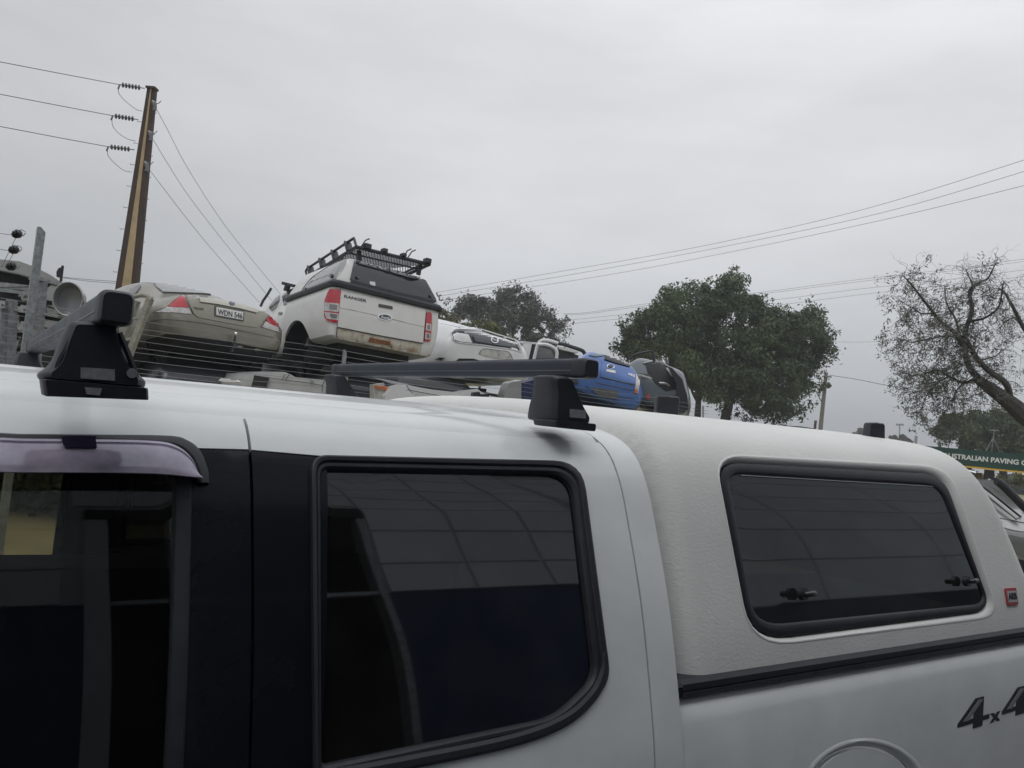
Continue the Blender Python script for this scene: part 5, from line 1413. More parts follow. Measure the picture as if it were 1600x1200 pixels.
def leaves(mb, C, size, asp=.42):
    """one small rhombic leaf at each centre"""
    n = len(C)
    a = rng.normal(size=(n, 3)); a /= np.linalg.norm(a, axis=1)[:, None]
    b = rng.normal(size=(n, 3)); b -= (a*b).sum(1)[:, None]*a; b /= np.linalg.norm(b, axis=1)[:, None]
    s = (size*(.6+.8*rng.random(n)))[:, None]
    P = np.stack([C-a*s, C+b*s*asp, C+a*s, C-b*s*asp], 1).reshape(-1, 3)
    k = len(mb.v)
    mb.v += [tuple(p) for p in P]; mb.f += [(k+4*i, k+4*i+1, k+4*i+2, k+4*i+3) for i in range(n)]; mb.mi += [0]*n
def crown(poly, dep, thick, nblob, rb, nleaf, size, fill=.6, edge=None, flat_=.8):
    mb = MB(); cx = [p[0] for p in poly]; mid = sum(cx)/len(cx); half = (max(cx)-min(cx))/2
    cs = poly_sample(poly, nblob); per = nleaf//nblob; ppm = FPX/dep
    for x, y in cs:
        e = math.sqrt(max(0, 1-((x-mid)/half)**2))
        c = np.array(at(x, y, dep+rng.uniform(-1, 1)*thick*e)); r = rb/ppm*rng.uniform(.55, 1.25)
        d = rng.normal(size=(per, 3)); d /= np.linalg.norm(d, axis=1)[:, None]
        rad = r*(rng.random(per)**fill)
        leaves(mb, c+d*rad[:, None]*np.array([1, 1, flat_]), size)
    return mb
def limb(th, pts, w, dep, name='limb', m_=None, jit=.0, par=None):
    """branch traced through (px, py) with widths in picture points, placed at its own distance"""
    P = smooth_line([(x, y, ww, dd) for (x, y), ww, dd in zip(pts, np.linspace(w[0], w[1], len(pts)), np.linspace(dep[0], dep[1], len(pts)))], 5)
    return th.part(name, MB().tube([at(p[0], p[1], p[3]) for p in P], [max(p[2], .3)*p[3]/FPX/2 for p in P], 8), m_ or M_bark, parent=par)
def ground_under(px, dep):
    p = at(px, 700, dep); return Vector((p.x, p.y, 0))

# big round tree
bt = Thing('broad_tree', 'large dense dark green tree with split trunk behind the canopy', 'tree', ground_under(1130, 36))
poly = [(968, 540), (985, 500), (1012, 494), (1042, 462), (1080, 452), (1110, 446), (1132, 436), (1146, 430), (1160, 440), (1172, 464), (1205, 485), (1236, 490), (1256, 482), (1277, 493), (1294, 517), (1296, 545), (1274, 562), (1272, 598), (1246, 620), (1246, 634), (1222, 652), (1186, 646), (1156, 638), (1142, 620), (1120, 630), (1104, 618), (1092, 604), (1070, 588), (1030, 560), (990, 560)]
bc = crown(poly, 36, 3.2, 460, 19, 115000, .076, fill=.5)
# loose sprigs round the outline
for x, y in [(1147, 423), (1109, 440), (1077, 447), (1265, 478), (1282, 487), (1302, 520), (1304, 548), (1300, 560), (1280, 610), (1255, 640), (1225, 660), (1200, 656), (1130, 640), (962, 545), (972, 505), (1038, 455), (1285, 600), (1240, 622), (1175, 655), (1211, 659), (1265, 632), (1232, 646), (1246, 650), (1151, 648), (1164, 655)]:
    c = np.array(at(x, y, 36)); leaves(bc, c+rng.normal(size=(60, 3))*.14, .08)
bt.part('crown', bc, M_leaf, smooth=False)
limb(bt, [(1131, 740), (1133, 660), (1137, 640), (1140, 625)], (17, 13), (36, 36), 'trunk', M_bark_dark)
limb(bt, [(1139, 632), (1130, 618), (1122, 600), (1110, 560)], (9, 4), (36, 36.5), 'limb', M_bark_dark)
limb(bt, [(1139, 634), (1150, 612), (1160, 590), (1175, 540)], (10, 4), (36, 35.5), 'limb', M_bark_dark)
limb(bt, [(1150, 612), (1175, 600), (1210, 560)], (5, 2), (35.8, 35), 'limb', M_bark_dark)
bt2 = Thing('second_tree', 'dark trunk rising into the left half of the broad tree crown', 'tree', ground_under(1090, 37.5))
limb(bt2, [(1090, 740), (1090, 655), (1091, 630), (1092, 600), (1085, 560)], (12, 6), (37.5, 37), 'trunk', M_bark_dark)
limb(bt2, [(1090, 628), (1083, 615), (1077, 600)], (5, 3), (37.4, 37), 'limb', M_bark_dark)
bt2.part('crown', crown([(1062, 575), (1100, 560), (1112, 600), (1085, 608), (1070, 600)], 37.2, 1.2, 24, 14, 4200, .085), M_leaf, smooth=False)
single('grey_post', MB().bar(at(1099, 700, 30), at(1098.5, 634, 30), .06, .06, up=Vector((1, 0, 0))), M_galv, 'thin pale post standing right of the second dark trunk', 'post', base=ground_under(1099, 30))
# mid grey gum
gt = Thing('gum_tree', 'grey green gum tree with airy right side behind the stripped white car', 'tree', ground_under(780, 48))
gp = [(700, 476), (730, 468), (760, 468), (778, 464), (786, 458), (794, 455), (808, 452), (818, 460), (830, 466), (840, 470), (838, 500), (820, 520), (780, 525), (730, 515), (705, 500)]
gc = crown(gp, 48, 3, 110, 12, 15000, .10, fill=.5)
m2 = crown([(826, 466), (842, 470), (858, 484), (868, 498), (880, 503), (884, 515), (878, 532), (850, 560), (800, 560), (815, 520), (828, 500)], 47.5, 2, 90, 10, 5600, .10, fill=.6)
gc.add(m2.v, m2.f)
for x, y in [(729, 463), (776, 457), (790, 452), (808, 447), (820, 454), (829, 459), (842, 465), (700, 472), (866, 488), (885, 500), (889, 514), (884, 530), (672, 487)]:
    leaves(gc, np.array(at(x, y, 48))+rng.normal(size=(40, 3))*.18, .10)
gt.part('crown', gc, M_leaf_grey, smooth=False)
limb(gt, [(790, 720), (792, 600), (800, 540), (803, 500), (806, 470)], (9, 2), (48, 48), 'trunk')
for p_ in ([(798, 550), (830, 515), (848, 490)], [(796, 570), (840, 540), (868, 515)], [(800, 545), (770, 510), (750, 480)]): limb(gt, p_, (3.5, 1), (48, 47.5))
ob = Thing('olive_bush', 'yellowish olive bush between the stripped white car and the gum tree', 'bush', ground_under(750, 40))
oc = crown([(716, 505), (735, 500), (765, 502), (785, 510), (800, 530), (760, 560), (700, 540)], 40, 1.5, 60, 9, 6000, .07); ob.part('foliage', oc, M_leaf_yel, smooth=False)
ob.part('stem', MB().tube([ground_under(750, 40), at(750, 530, 40)], [.1, .04], 6), M_bark)
ob2 = Thing('straggly_bush', 'straggly brownish bush rising just right of the white ute tail lamp', 'bush', ground_under(690, 42))
oc = crown([(674, 492), (690, 487), (712, 490), (722, 505), (700, 520), (672, 505)], 42, 1.5, 30, 9, 1800, .085, fill=.8); ob2.part('foliage', oc, leaf_mat('brown_olive_leaves', (.15, .13, .07), (.07, .065, .035)), smooth=False)
ob2.part('stem', MB().tube([ground_under(690, 42), at(690, 505, 42)], [.08, .03], 6), M_bark)
# sparse leaning tree at the right
DT = 17.0
st = Thing('leaning_tree', 'thinly leaved tree with dark trunk leaning in from the right edge', 'tree', ground_under(1690, DT))
trunk = limb(st, [(1690, 735), (1650, 688), (1602, 650), (1576, 628), (1550, 609), (1527, 592)], (40, 15), (DT, DT), 'trunk', M_bark_dark)
paths = [
 ([(1533, 596), (1514, 572), (1508, 545), (1509, 515), (1519, 485), (1515, 455), (1530, 442), (1544, 434), (1556, 411)], (15, 1.6), .2),
 ([(1580, 630), (1572, 600), (1547, 581), (1528, 562), (1517, 544), (1510, 530)], (14, 7), -.3),
 ([(1507, 545), (1492, 520), (1476, 508), (1459, 489), (1440, 465), (1422, 442), (1410, 430)], (11, 1.4), -.5),
 ([(1524, 592), (1505, 598), (1482, 588), (1465, 578), (1440, 585), (1415, 588)], (7, 1.3), .5),
 ([(1502, 533), (1493, 499), (1479, 473), (1476, 446)], (6, 1.2), .6),
 ([(1513, 502), (1538, 497), (1560, 480), (1566, 452), (1568, 440)], (6, 1.2), -.6),
 ([(1512, 475), (1520, 450), (1512, 428), (1508, 420)], (4, 1), .3),
 ([(1508, 530), (1480, 525), (1450, 530), (1425, 535), (1412, 530)], (5, 1), .9),
 ([(1482, 588), (1462, 600), (1448, 618), (1440, 640)], (4, 1), .3),
 ([(1505, 598), (1492, 615), (1486, 640)], (3.5, 1), -.2),
 ([(1459, 489), (1440, 490), (1422, 480), (1415, 500)], (4, 1), -.8),
 ([(1535, 562), (1556, 556), (1566, 545)], (3.5, 1), .2),
 ([(1640, 560), (1615, 530), (1600, 513), (1584, 482), (1570, 458), (1560, 450)], (13, 1.5), -.2),
 ([(1600, 513), (1612, 480), (1605, 450)], (5, 1), .3),
 ([(1590, 495), (1575, 500), (1562, 512)], (3, 1), .3),
 ([(1680, 735), (1660, 640), (1640, 560)], (35, 13), -.1)]
tips = []
for p_, w, dz in paths:
    w = (w[0]*.74, w[1])
    lo_ = limb(st, p_, w, (DT, DT+dz*1.5), 'limb', M_bark_dark)
    Q = smooth_line([(x, y) for x, y in p_], 5)
    for i, q in enumerate(Q):
        t = i/(len(Q)-1)
        tips.append((q[0], q[1], DT+dz*1.5*t, t, w[0]+(w[1]-w[0])*t))
tw = MB(); lv = MB(); lf_c = []
def twig(p, d, L, r, depth_):
    pts = [p]; dd = d.copy()
    for i in range(4):
        dd = (dd+rng.normal(size=3)*.35+np.array([0, 0, -.10])); dd /= np.linalg.norm(dd); pts.append(pts[-1]+dd*L/4)
    tw.tube([Vector(q) for q in pts], [r*(1-.2*i) for i in range(5)], 3, cap=False)
    if depth_ > 0:
        for k in (2, 3, 4):
            if rng.random() < .8:
                e = dd+rng.normal(size=3)*.8; e /= np.linalg.norm(e); twig(pts[k], e, L*.62, r*.6, depth_-1)
    else: lf_c.append(pts[-1]); lf_c.append(pts[2])
for x, y, dp, t, w in tips:
    if w > 13: continue
    n = 1 if w > 4 else 2
    for _ in range(n):
        if x > 1640: continue
        d = rng.normal(size=3)*np.array([1, .8, 1]); d[2] -= .15; d /= np.linalg.norm(d)
        twig(np.array(at(x, y, dp)), d, rng.uniform(.25, .6), .0065, 2)
st.part('twigs', tw, M_bark_dark, smooth=False, kind='stuff')
lf_c = np.array(lf_c); px_ = np.array([project(Vector(c))[0] for c in lf_c]); py_ = np.array([project(Vector(c))[1] for c in lf_c])
# leaves hang thickest low on the left, thin at the crown top
dens = np.clip(.20+.65*(py_-430)/180+.25*(1500-px_)/90, .08, .95)
kk = rng.random(len(lf_c)) < dens*.22
for c in lf_c[kk]: leaves(lv, c+rng.normal(size=(14, 3))*np.array([.04, .04, .06]), .040, .24)
def tuft(x, y, n, s_=.11, dp=None):
    leaves(lv, np.array(at(x, y, dp or DT+rng.uniform(-.8, .8)))+rng.normal(size=(n, 3))*s_*np.array([1, 1, 1.25]), .042, .24)
for q in poly_sample([(1408, 530), (1440, 500), (1490, 500), (1520, 560), (1500, 600), (1470, 640), (1430, 630), (1404, 590)], 85): tuft(q[0], q[1], 26, .075)
for q in poly_sample([(1406, 525), (1412, 440), (1440, 430), (1500, 425), (1530, 440), (1560, 470), (1550, 560), (1530, 570), (1500, 520)], 40): tuft(q[0], q[1], 10, .05)
for x, y in ((1556, 408), (1541, 412), (1421, 437), (1437, 436), (1483, 447), (1490, 452), (1406, 504), (1412, 500), (1576, 560), (1565, 565), (1552, 548), (1562, 600), (1424, 640), (1430, 646), (1448, 652), (1462, 646), (1470, 630)): tuft(x, y, 22, .05)
st.part('foliage', lv, M_leaf_sparse, smooth=False)
print('sparse leaves', len(lv.f), 'twigs', len(tw.f))
# dark tree lower right
dt = Thing('low_dark_tree', 'low dark green spreading tree behind the green paving company sign', 'tree', ground_under(1560, 45))
dc = crown([(1456, 665), (1470, 654), (1500, 648), (1535, 645), (1580, 645), (1640, 650), (1700, 660), (1710, 720), (1600, 716), (1520, 706), (1505, 700), (1495, 684), (1480, 682), (1462, 676)], 45, 3, 260, 12, 46000, .105, fill=.5)
for x, y in ((1450, 664), (1467, 686), (1479, 694), (1474, 690), (1455, 672), (1505, 700), (1560, 640), (1520, 643)): leaves(dc, np.array(at(x, y, 45))+rng.normal(size=(60, 3))*.16, .07)
dt.part('crown', dc, M_leaf, smooth=False)
limb(dt, [(1570, 760), (1565, 720), (1560, 690)], (12, 8), (45, 45), 'trunk', M_bark_dark)
# far small tree and clumps over the canopy roof line
ft_ = Thing('distant_tree', 'tiny distant flat topped tree left of the tapered black mount', 'tree', ground_under(1345, 120))
ft_.part('crown', crown([(1332, 680), (1338, 673), (1348, 669), (1358, 672), (1360, 682), (1345, 684), (1328, 681)], 120, 3, 30, 4, 2500, .22), M_leaf_sparse, smooth=False)
ft_.part('trunk', MB().tube([ground_under(1345, 120), at(1346, 676, 120)], [.3, .2], 6), M_bark)
ft2 = Thing('distant_tree', 'tiny distant brown clipped tree right of the tapered black mount', 'tree', ground_under(1412, 110))
ft2.part('crown', crown([(1390, 684), (1396, 680), (1406, 680), (1428, 685), (1431, 692), (1428, 700), (1392, 696)], 110, 3, 50, 3.5, 5200, .17), leaf_mat('brown_leaves', (.10, .085, .06), (.05, .045, .035)), smooth=False)
ft2.part('trunk', MB().tube([ground_under(1412, 110), at(1412, 690, 110)], [.3, .2], 6), M_bark)
# roadside scrub at the right and filling the far boundary
hb_ = Thing('boundary_hedge', 'dull green and straw coloured scrub below the green sign', 'hedge', ground_under(1590, 33))
hc_ = crown([(1560, 752), (1575, 742), (1600, 738), (1660, 736), (1760, 740), (1760, 775), (1560, 775)], 33, 2, 90, 9, 11000, .06); hb_.part('foliage', hc_, M_leaf_yel, smooth=False)
M_hedge = leaf_mat('hedge_leaves', (.08, .095, .045), (.035, .045, .022), .3)
for (x0, y0, x1, y1, n, hgt, lb) in ((-60, 62, 60, 78, 13000, 2.6, 'long low scrub belt along the far side of the yard'), (-12, 11.8, -5.2, 9.9, 9000, 1.3, 'dark scrub seen through the front door glass of the white ute')):
    C = rng.random((n, 3))*np.array([x1-x0, 3, hgt])+np.array([x0, 0, 0]); t = (C[:, 0]-x0)/(x1-x0); C[:, 1] += y0+(y1-y0)*t
    C[:, 2] *= .7+.3*np.sin(C[:, 0]*.7)*np.sin(C[:, 0]*.23+1)
    mb = MB(); leaves(mb, C, .30 if n > 10000 else .07, .6)
    o_ = mesh_obj('scrub', mb, M_hedge, smooth=False); tag(o_, lb, 'scrub', kind='stuff')

# ------------------------------------------------------------ power poles and lines
M_steel_brown = mat('weathered_steel', (.050, .040, .036), .75, metal=.1, col2=(.075, .045, .03), nscale=3, thr=(.42, .58))
M_conc = mat('tan_concrete', (.50, .38, .22), .85, col2=(.36, .28, .17), nscale=3, bump=.3, bscale=10)
M_cable = mat('power_cable', (.10, .10, .105), .5)
M_porc = mat('insulator_grey', (.12, .12, .125), .3, coat=.4)
DPp = 20.0
pp = Thing('steel_concrete_pole', 'tall power pole with tan concrete between two dark steel edges at left', 'power pole', ground_under(160, DPp))
def line2(t, a, b): return (lerp(a[0], b[0], t), lerp(a[1], b[1], t))
tl_, tr_ = (229.5, 135.5), (241.5, 138); bl_, br_ = (178, 458), (212, 461)
def polebar(l0, l1, r0, r1, d0, d1, m_, name):
    """l0..r1: fractions across the face at base and top"""
    mb = MB(); L = []
    for t in (-1.05, 0, .5, 1):
        A = line2(t, bl_, tl_); B = line2(t, br_, tr_); a_ = lerp(l0, l1, max(t, 0)); c_ = lerp(r0, r1, max(t, 0))
        pa = at(*line2(a_, A, B), DPp); pb = at(*line2(c_, A, B), DPp)
        L.append([pa+Vector((0, d0, 0)), pb+Vector((0, d0, 0)), pb+Vector((0, d1, 0)), pa+Vector((0, d1, 0))])
    mb.loft(L, cap=True); return pp.part(name, mb, m_)
polebar(0, 0, .29, .43, .02, .16, M_steel_brown, 'steel_channel'); polebar(.76, .60, 1, 1, .02, .16, M_steel_brown, 'steel_channel')
polebar(.31, .46, .73, .59, .0, .14, M_conc, 'concrete_core')
pp.part('pole_cap', MB().box(at(235.7, 136.5, DPp)+Vector((0, .07, 0)), (.24, .22, .05)), M_steel_brown)
for i in range(17):
    t = .05+i*.052; A = line2(t, bl_, tl_); B = line2(t, br_, tr_); z_ = (Vector((0, 0, 0)))
    if i % 2: a = at(A[0], A[1], DPp); pp.part('step_bolt', MB().tube([a, a+Vector((-.10, 0, -.005)), a+Vector((-.10, 0, .02))], .007, 5), M_steel_brown)
    else: a = at(B[0], B[1], DPp); pp.part('step_bolt', MB().tube([a, a+Vector((.10, 0, -.005)), a+Vector((.10, 0, .02))], .007, 5), M_steel_brown)
def cable(pts, deps, r, name, label, group=None):
    P = smooth_line([(x, y, d) for (x, y), d in zip(pts, deps)], 10)
    o = mesh_obj(name, MB().tube([at(p[0], p[1], p[2]) for p in P], r, 5), M_cable)
    return tag(o, label, 'power line', group)
for (x0, y0, x1, y1, lx, ly), nm in zip(((186, 132, 226, 138, 0, 95), (175, 180.5, 216, 187, 0, 145.5), (168, 229, 210, 234, 0, 196)), ('top', 'middle', 'lowest')):
    a = at(x0, y0, DPp); b = at(x1, y1, DPp); ax = (b-a).normalized(); a1 = ax.cross(Vector((0, 0, 1))).normalized(); a2 = a1.cross(ax); Ls = (b-a).length
    ist = Thing('insulator_string', '%s string of grey disc insulators left of the tall power pole' % nm, 'insulator', a, 'insulator strings on the tall power pole')
    ist.part('rod', MB().tube([a, b], .012, 6), M_porc)
    for k in range(6):
        c = a+ax*(Ls*(.15+k*.125)); ist.part('disc', MB().loft([[c+ax*t+(a1*math.cos(q)+a2*math.sin(q))*r_ for q in [2*math.pi*i/12 for i in range(12)]] for t, r_ in ((-.012, .02), (0, .065), (.008, .065), (.03, .025))], cap=True), M_porc)
    ist.part('clamp', MB().bar(a+ax*.02, a-Vector((.01, 0, .12)), .03, .03), M_porc)
    cable([(x0, y0), (x0/2, (y0+ly)/2+1), (lx-60, ly-10)], [DPp, DPp-1, DPp-3], .009, 'power_line', '%s power line running left from the tall power pole' % nm)
    jx = {'top': [(185, 135), (186, 146), (196, 158), (213, 171), (222, 173.5)], 'middle': [(175, 184), (176, 196), (184, 207), (199, 217), (212, 220.5)], 'lowest': [(168, 232), (169, 243), (179, 255), (193, 266), (206, 269)]}[nm]
    cable(jx, [DPp]*5, .007, 'jumper_cable', 'hanging jumper loop below the %s disc insulator string' % nm)
for (x, y), pts, nm in zip(((241, 164), (235, 211), (229, 259)), ([(242, 165.5), (262, 203), (293, 262), (350, 350), (427, 446), (450, 472)], [(237, 214), (258, 249), (292, 302), (340, 365), (414, 457), (430, 475)], [(231, 262), (254, 292), (290, 339), (330, 388), (393, 459), (405, 472)]), ('upper', 'centre', 'lower')):
    c = at(x, y, DPp-.05)
    pi_ = Thing('pin_insulator', '%s small dark insulator on the right side of the tall power pole' % nm, 'insulator', c, 'pin insulators on the tall power pole')
    pi_.part('body', MB().tube([c+Vector((-.06, 0, .10)), c+Vector((0, 0, .04)), c+Vector((.03, 0, -.06)), c+Vector((.02, 0, -.14))], [.03, .06, .045, .05], 8), M_porc)
    pi_.part('hook', MB().tube([c+Vector((.02, 0, .02)), c+Vector((.10, 0, .05)), c+Vector((.16, 0, .12))], .010, 5), M_porc)
    cable(pts, [DPp, DPp+1, DPp+3, DPp+6, DPp+10, DPp+11], .0065, 'power_line', '%s of the thin lines sagging down right from the tall power pole' % nm)
for dy, nm in ((0, 'upper'), (3.5, 'lower')):
    cable([(98, 433+dy*.3), (140, 437+dy*.7), (182, 440+dy*.8), (240, 446+dy)], [30]*4, .010, 'service_cable', '%s cable passing low behind the tall power pole' % nm)
R1 = 'three lines rising to the upper right'
for pts, nm in (([(682, 457), (851, 428.5), (1100, 384), (1350, 327), (1600, 250), (1720, 208)], 'highest'), ([(688, 462.5), (890, 429.5), (1120, 387.5), (1380, 332), (1600, 268), (1720, 230)], 'middle'), ([(693, 469), (956, 428.5), (1180, 386), (1400, 339), (1600, 290), (1720, 258)], 'lowest')):
    cable(pts, [60, 55, 50, 42, 36, 33], .012, 'power_line', '%s of the three bold lines rising to the upper right' % nm)
for pts, nm in (([(880, 490), (920, 488), (1017, 474), (1182, 457.5), (1340, 437), (1480, 421), (1620, 402)], 'first'), ([(880, 492), (920, 490), (1017, 477), (1182, 460), (1340, 440.5), (1480, 424), (1620, 406)], 'second'), ([(880, 501), (920, 497), (1050, 484), (1209, 468.5), (1340, 452), (1480, 437), (1620, 419)], 'third'), ([(880, 508), (920, 503), (1050, 491), (1211, 477), (1340, 461), (1480, 445), (1620, 430)], 'fourth')):
    cable(pts, [95]*7, .019, 'distant_line', '%s from top of four faint lines passing behind the broad tree' % nm)
# dead end insulators where the three lines start
dx = Thing('line_bracket', 'small cluster of line fittings right of the wrecked ute canopy corner', 'bracket', at(686, 463, 60))
for a, b in (((682, 457), (684, 463)), ((684, 463), (690, 461)), ((688, 470), (693, 468)), ((686, 463), (687, 470))): dx.part('fitting', MB().tube([at(*a, 60), at(*b, 60)], .06, 6), M_porc)
# small timber pole with lamp
sp = Thing('timber_pole', 'slender timber pole with crossarm and round lamp right of the broad tree', 'power pole', ground_under(1283, 55))
M_timber = mat('grey_timber', (.20, .19, .17), .85, noise=.3, nscale=4)
sp.part('shaft', MB().tube([at(1275, 760, 55), at(1281, 680, 55), at(1291, 582, 55)], [.17, .15, .12], 10), M_timber)
sp.part('crossarm', MB().bar(at(1285, 588, 54.8), at(1299, 589, 54.8), .1, .1), M_timber)
sp.part('lamp', MB().tube([at(1290, 602, 54.8), at(1295, 602.5, 54.6), at(1298, 604, 54.5)], [.10, .22, .10], 10), M_badge_dark)
sp.part('fuse_box', MB().box(at(1286.5, 605, 54.8), (.25, .2, .35)), M_timber)
sp.part('stay', MB().tube([at(1283.5, 628, 55), at(1275, 611, 54)], .04, 5), M_timber)
cable([(1295, 586), (1340, 593), (1380, 601), (1440, 612), (1500, 624), (1556, 634), (1640, 648)], [55, 52, 48, 44, 40, 36, 33], .018, 'service_line', 'single line running right from the slender timber pole')
cable([(1280, 583), (1262, 580), (1240, 578)], [55, 56, 57], .016, 'service_line', 'short line running left from the slender timber pole into the broad tree')
cable([(1296, 534), (1350, 534.5), (1412, 531), (1500, 528), (1640, 524)], [95]*5, .016, 'distant_line', 'single faint level line right of the broad tree')
fl = Thing('floodlight_mast', 'tiny floodlight mast above the clipped distant tree', 'floodlight', ground_under(1406, 150))
fl.part('mast', MB().tube([ground_under(1406, 150), at(1406, 664, 150)], .12, 6), M_galv)
for x in (1403, 1409): fl.part('lamp_head', MB().box(at(x, 663.5, 150), (.6, .3, .35)), M_galv)
single('distant_post', MB().bar(at(1429, 720, 100), at(1431.5, 681, 100), .25, .25, up=Vector((1, 0, 0))), M_galv, 'short pale post at the right end of the clipped distant tree', 'post', base=ground_under(1430, 100))
tp = Thing('distant_pole', 'tiny dark pole with a crossarm left of the green sign', 'power pole', ground_under(1468, 90))
tp.part('shaft', MB().bar(at(1467, 740, 90), at(1468.7, 691, 90), .22, .22, up=Vector((1, 0, 0))), M_steel_brown); tp.part('crossarm', MB().bar(at(1465, 692.5, 90), at(1472, 693, 90), .12, .12), M_steel_brown)
# dark low roof seen over the canopy
lr = Thing('distant_shed', 'long low dark roof line just above the canopy roof beneath the broad tree', 'building', ground_under(1220, 60))
lr.part('roof', prism([(1165, 664), (1195, 663.5), (1250, 666), (1270, 669), (1290, 677), (1290, 690), (1165, 690)], 60, Vector((0, 5, 0))), M_dark)
lr.part('wall', prism([(1168, 691), (1288, 691), (1288, 730), (1168, 730)], 60.3, Vector((0, 4, 0))), M_wallup)
single('short_stub', MB().tube([at(1273, 672, 58), at(1274.5, 657, 58)], .1, 6), M_steel_brown, 'short dark stub at the end of the distant dark roof', 'post', base=at(1273, 672, 58))

# ------------------------------------------------------------ sign building
M_green = mat('dark_green_sign', (.008, .05, .038), .5); M_yel = mat('yellow_stripe', (.62, .38, .02), .5); M_signw = mat('sign_white', (.70, .72, .70), .5)
DSg = 30.0
a0 = at(1440, 722, DSg); 
sgn = Thing('paving_shop', 'open fronted yard shop with green AUSTRALIAN PAVING sign and yellow stripe', 'building', Vector((a0.x, a0.y, 0)))
Pl = at(1470, 712, DSg); Pr = at(1600, 722.5, DSg-1.2); Xs = (Pr-Pl).normalized(); Xs.z = 0; Xs.normalize(); Ys = Vector((0, 0, 1)); Ns = Xs.cross(Ys)
hs = 26/FPX*DSg
top_l = at(1470, 699, DSg)
def sgp(x, z, n=0): return Vector((top_l.x, top_l.y, at(1540, 705, DSg-.6).z))+Xs*x+Ys*z+Ns*n
def sbox(x0, x1, z0, z1, n0, n1, m_, name, par=None):
    mb = MB(); vs = [sgp(x, z, n) for z in (z0, z1) for n in (n0, n1) for x in (x0, x1)]
    mb.add(vs, [(0, 1, 3, 2), (4, 6, 7, 5), (0, 4, 5, 1), (2, 3, 7, 6), (0, 2, 6, 4), (1, 5, 7, 3)]); return sgn.part(name, mb, m_, parent=par)
W_ = 8.2
brd = sbox(-1.2, W_, -.60, .0, -.12, 0, M_green, 'sign_board')
sbox(-1.2, W_, -.665, -.605, -.12, .004, M_yel, 'yellow_stripe', brd)
aa = sgp(0, 0); 
tm0 = textmesh('AUSTRALIAN PAVING CENTRE', 1.0, 0, .0); wtot = max(v[0] for v in tm0.v)-min(v[0] for v in tm0.v)
tmC = textmesh('AUSTRALIAN PAVING ', 1.0, 0, .0); 
# text scaled so that the letters fall as on the board
F = Matrix.Identity(4)
for i in range(3): F[i][0] = Xs[i]; F[i][1] = Ys[i]; F[i][2] = Ns[i]
def xs_at(px): 
    d = ray(px, 718); o = sgp(0, -.3, .01); n = Ns; t = (o-CAM).dot(n)/d.dot(n); return (CAM+d*t-o).dot(Xs)
xT = xs_at(1494.5); xG = xs_at(1591)          # from the first T of the visible part to the end of PAVING
ts = textmesh('TRALIAN PAVING', 1.0, 0, .0); wv = max(v[0] for v in ts.v)-min(v[0] for v in ts.v)
sz = (xG-xT)/wv
pre = textmesh('AUSTRALIAN PAVING', 1.0, 0, .0); wp = max(v[0] for v in pre.v)-min(v[0] for v in pre.v)
tm = textmesh('AUSTRALIAN PAVING CENTRE', sz, .012, .03*sz, 0, 'LEFT'); x0 = min(v[0] for v in tm.v)
F.translation = sgp(xG-wp*sz-x0, -.305, .016)
sgn.part('sign_lettering', tm.xf(F @ Matrix.Diagonal((1, 1.0, 1, 1))), M_signw, parent=brd)
print('sign size', sz, hs)
M_shopdark = mat('shop_interior', (.03, .028, .03), .8)
def zpx(py): return at(1540, py, DSg-.6).z-sgp(0, 0).z
sbox(-1.2, -1.0, -3.0, -.67, -.5, -.1, M_shopdark, 'wall_pier'); 
xa, xb, xc, xd = xs_at(1508), xs_at(1519), xs_at(1541), xs_at(1556)
sbox(xa, xb, -3.2, -.67, -.6, -.2, M_shopdark, 'wall_pier'); sbox(xc, xd, -3.2, -.67, -.6, -.2, M_shopdark, 'wall_pier')
sbox(xs_at(1556.5), xs_at(1558.2), -3.2, -.60, -.1, -.02, M_signw, 'white_post')
sbox(-1.2, W_, -.62, -.10, -2.5, -.13, M_shopdark, 'roof_box')
# antenna tripod on the roof
mb = MB()
an = Thing('antenna_tripod', 'thin tripod aerial standing on the roof above the word PAVING', 'antenna', at(1550, 708, DSg-.5))
for a, b in (((1549, 708), (1552.5, 681)), ((1538, 709), (1552, 684)), ((1564, 711), (1553, 686))): an.part('leg', MB().tube([at(*a, DSg-.5), at(*b, DSg-.5)], .012, 5), M_galv)
an.part('mast', MB().tube([at(1552, 690, DSg-.5), at(1553.5, 671, DSg-.5)], .015, 5), M_galv); an.part('crossbar', MB().tube([at(1544, 672, DSg-.5), at(1561, 673, DSg-.5)], .012, 5), M_galv)
# stack of tan pavers in the shop
M_tan = mat('tan_pavers', (.40, .30, .16), .85, col2=(.28, .2, .1), nscale=3)
pv = Thing('paver_stack', 'tan stack of pavers glimpsed between the dark piers under the green sign', 'paver stack', Vector((sgp(xb, 0, -1.5).x, sgp(xb, 0, -1.5).y, 0)))
zt_ = at(1530, 738.5, DSg).z
for j in range(5):
    for i in range(3):
        z_ = zt_-.17*j-.08; mb = MB(); c = sgp(lerp(xb, xc, (i+.5)/3), 0, -1.5); c.z = z_; rot = Matrix((Xs, Vector((-Xs.y, Xs.x, 0)), Ys)).transposed()
        pv.part('paver', mb.box(c, ((xc-xb)/3*.96, .5, .15), rot), M_tan, smooth=False)

# ------------------------------------------------------------ silver four wheel drive at the right
_rot = Matrix.Rotation(R(48), 4, 'Z'); _p = at(1592, 800, 10.8)-(_rot @ Vector((-.90, 1.45, 0)))
MS = Matrix.Translation((_p.x, _p.y, -.05)) @ _rot
sv = Thing('silver_four_wheel_drive', 'silver grey four wheel drive with black snorkel at the right edge under the green sign', 'car', MS)
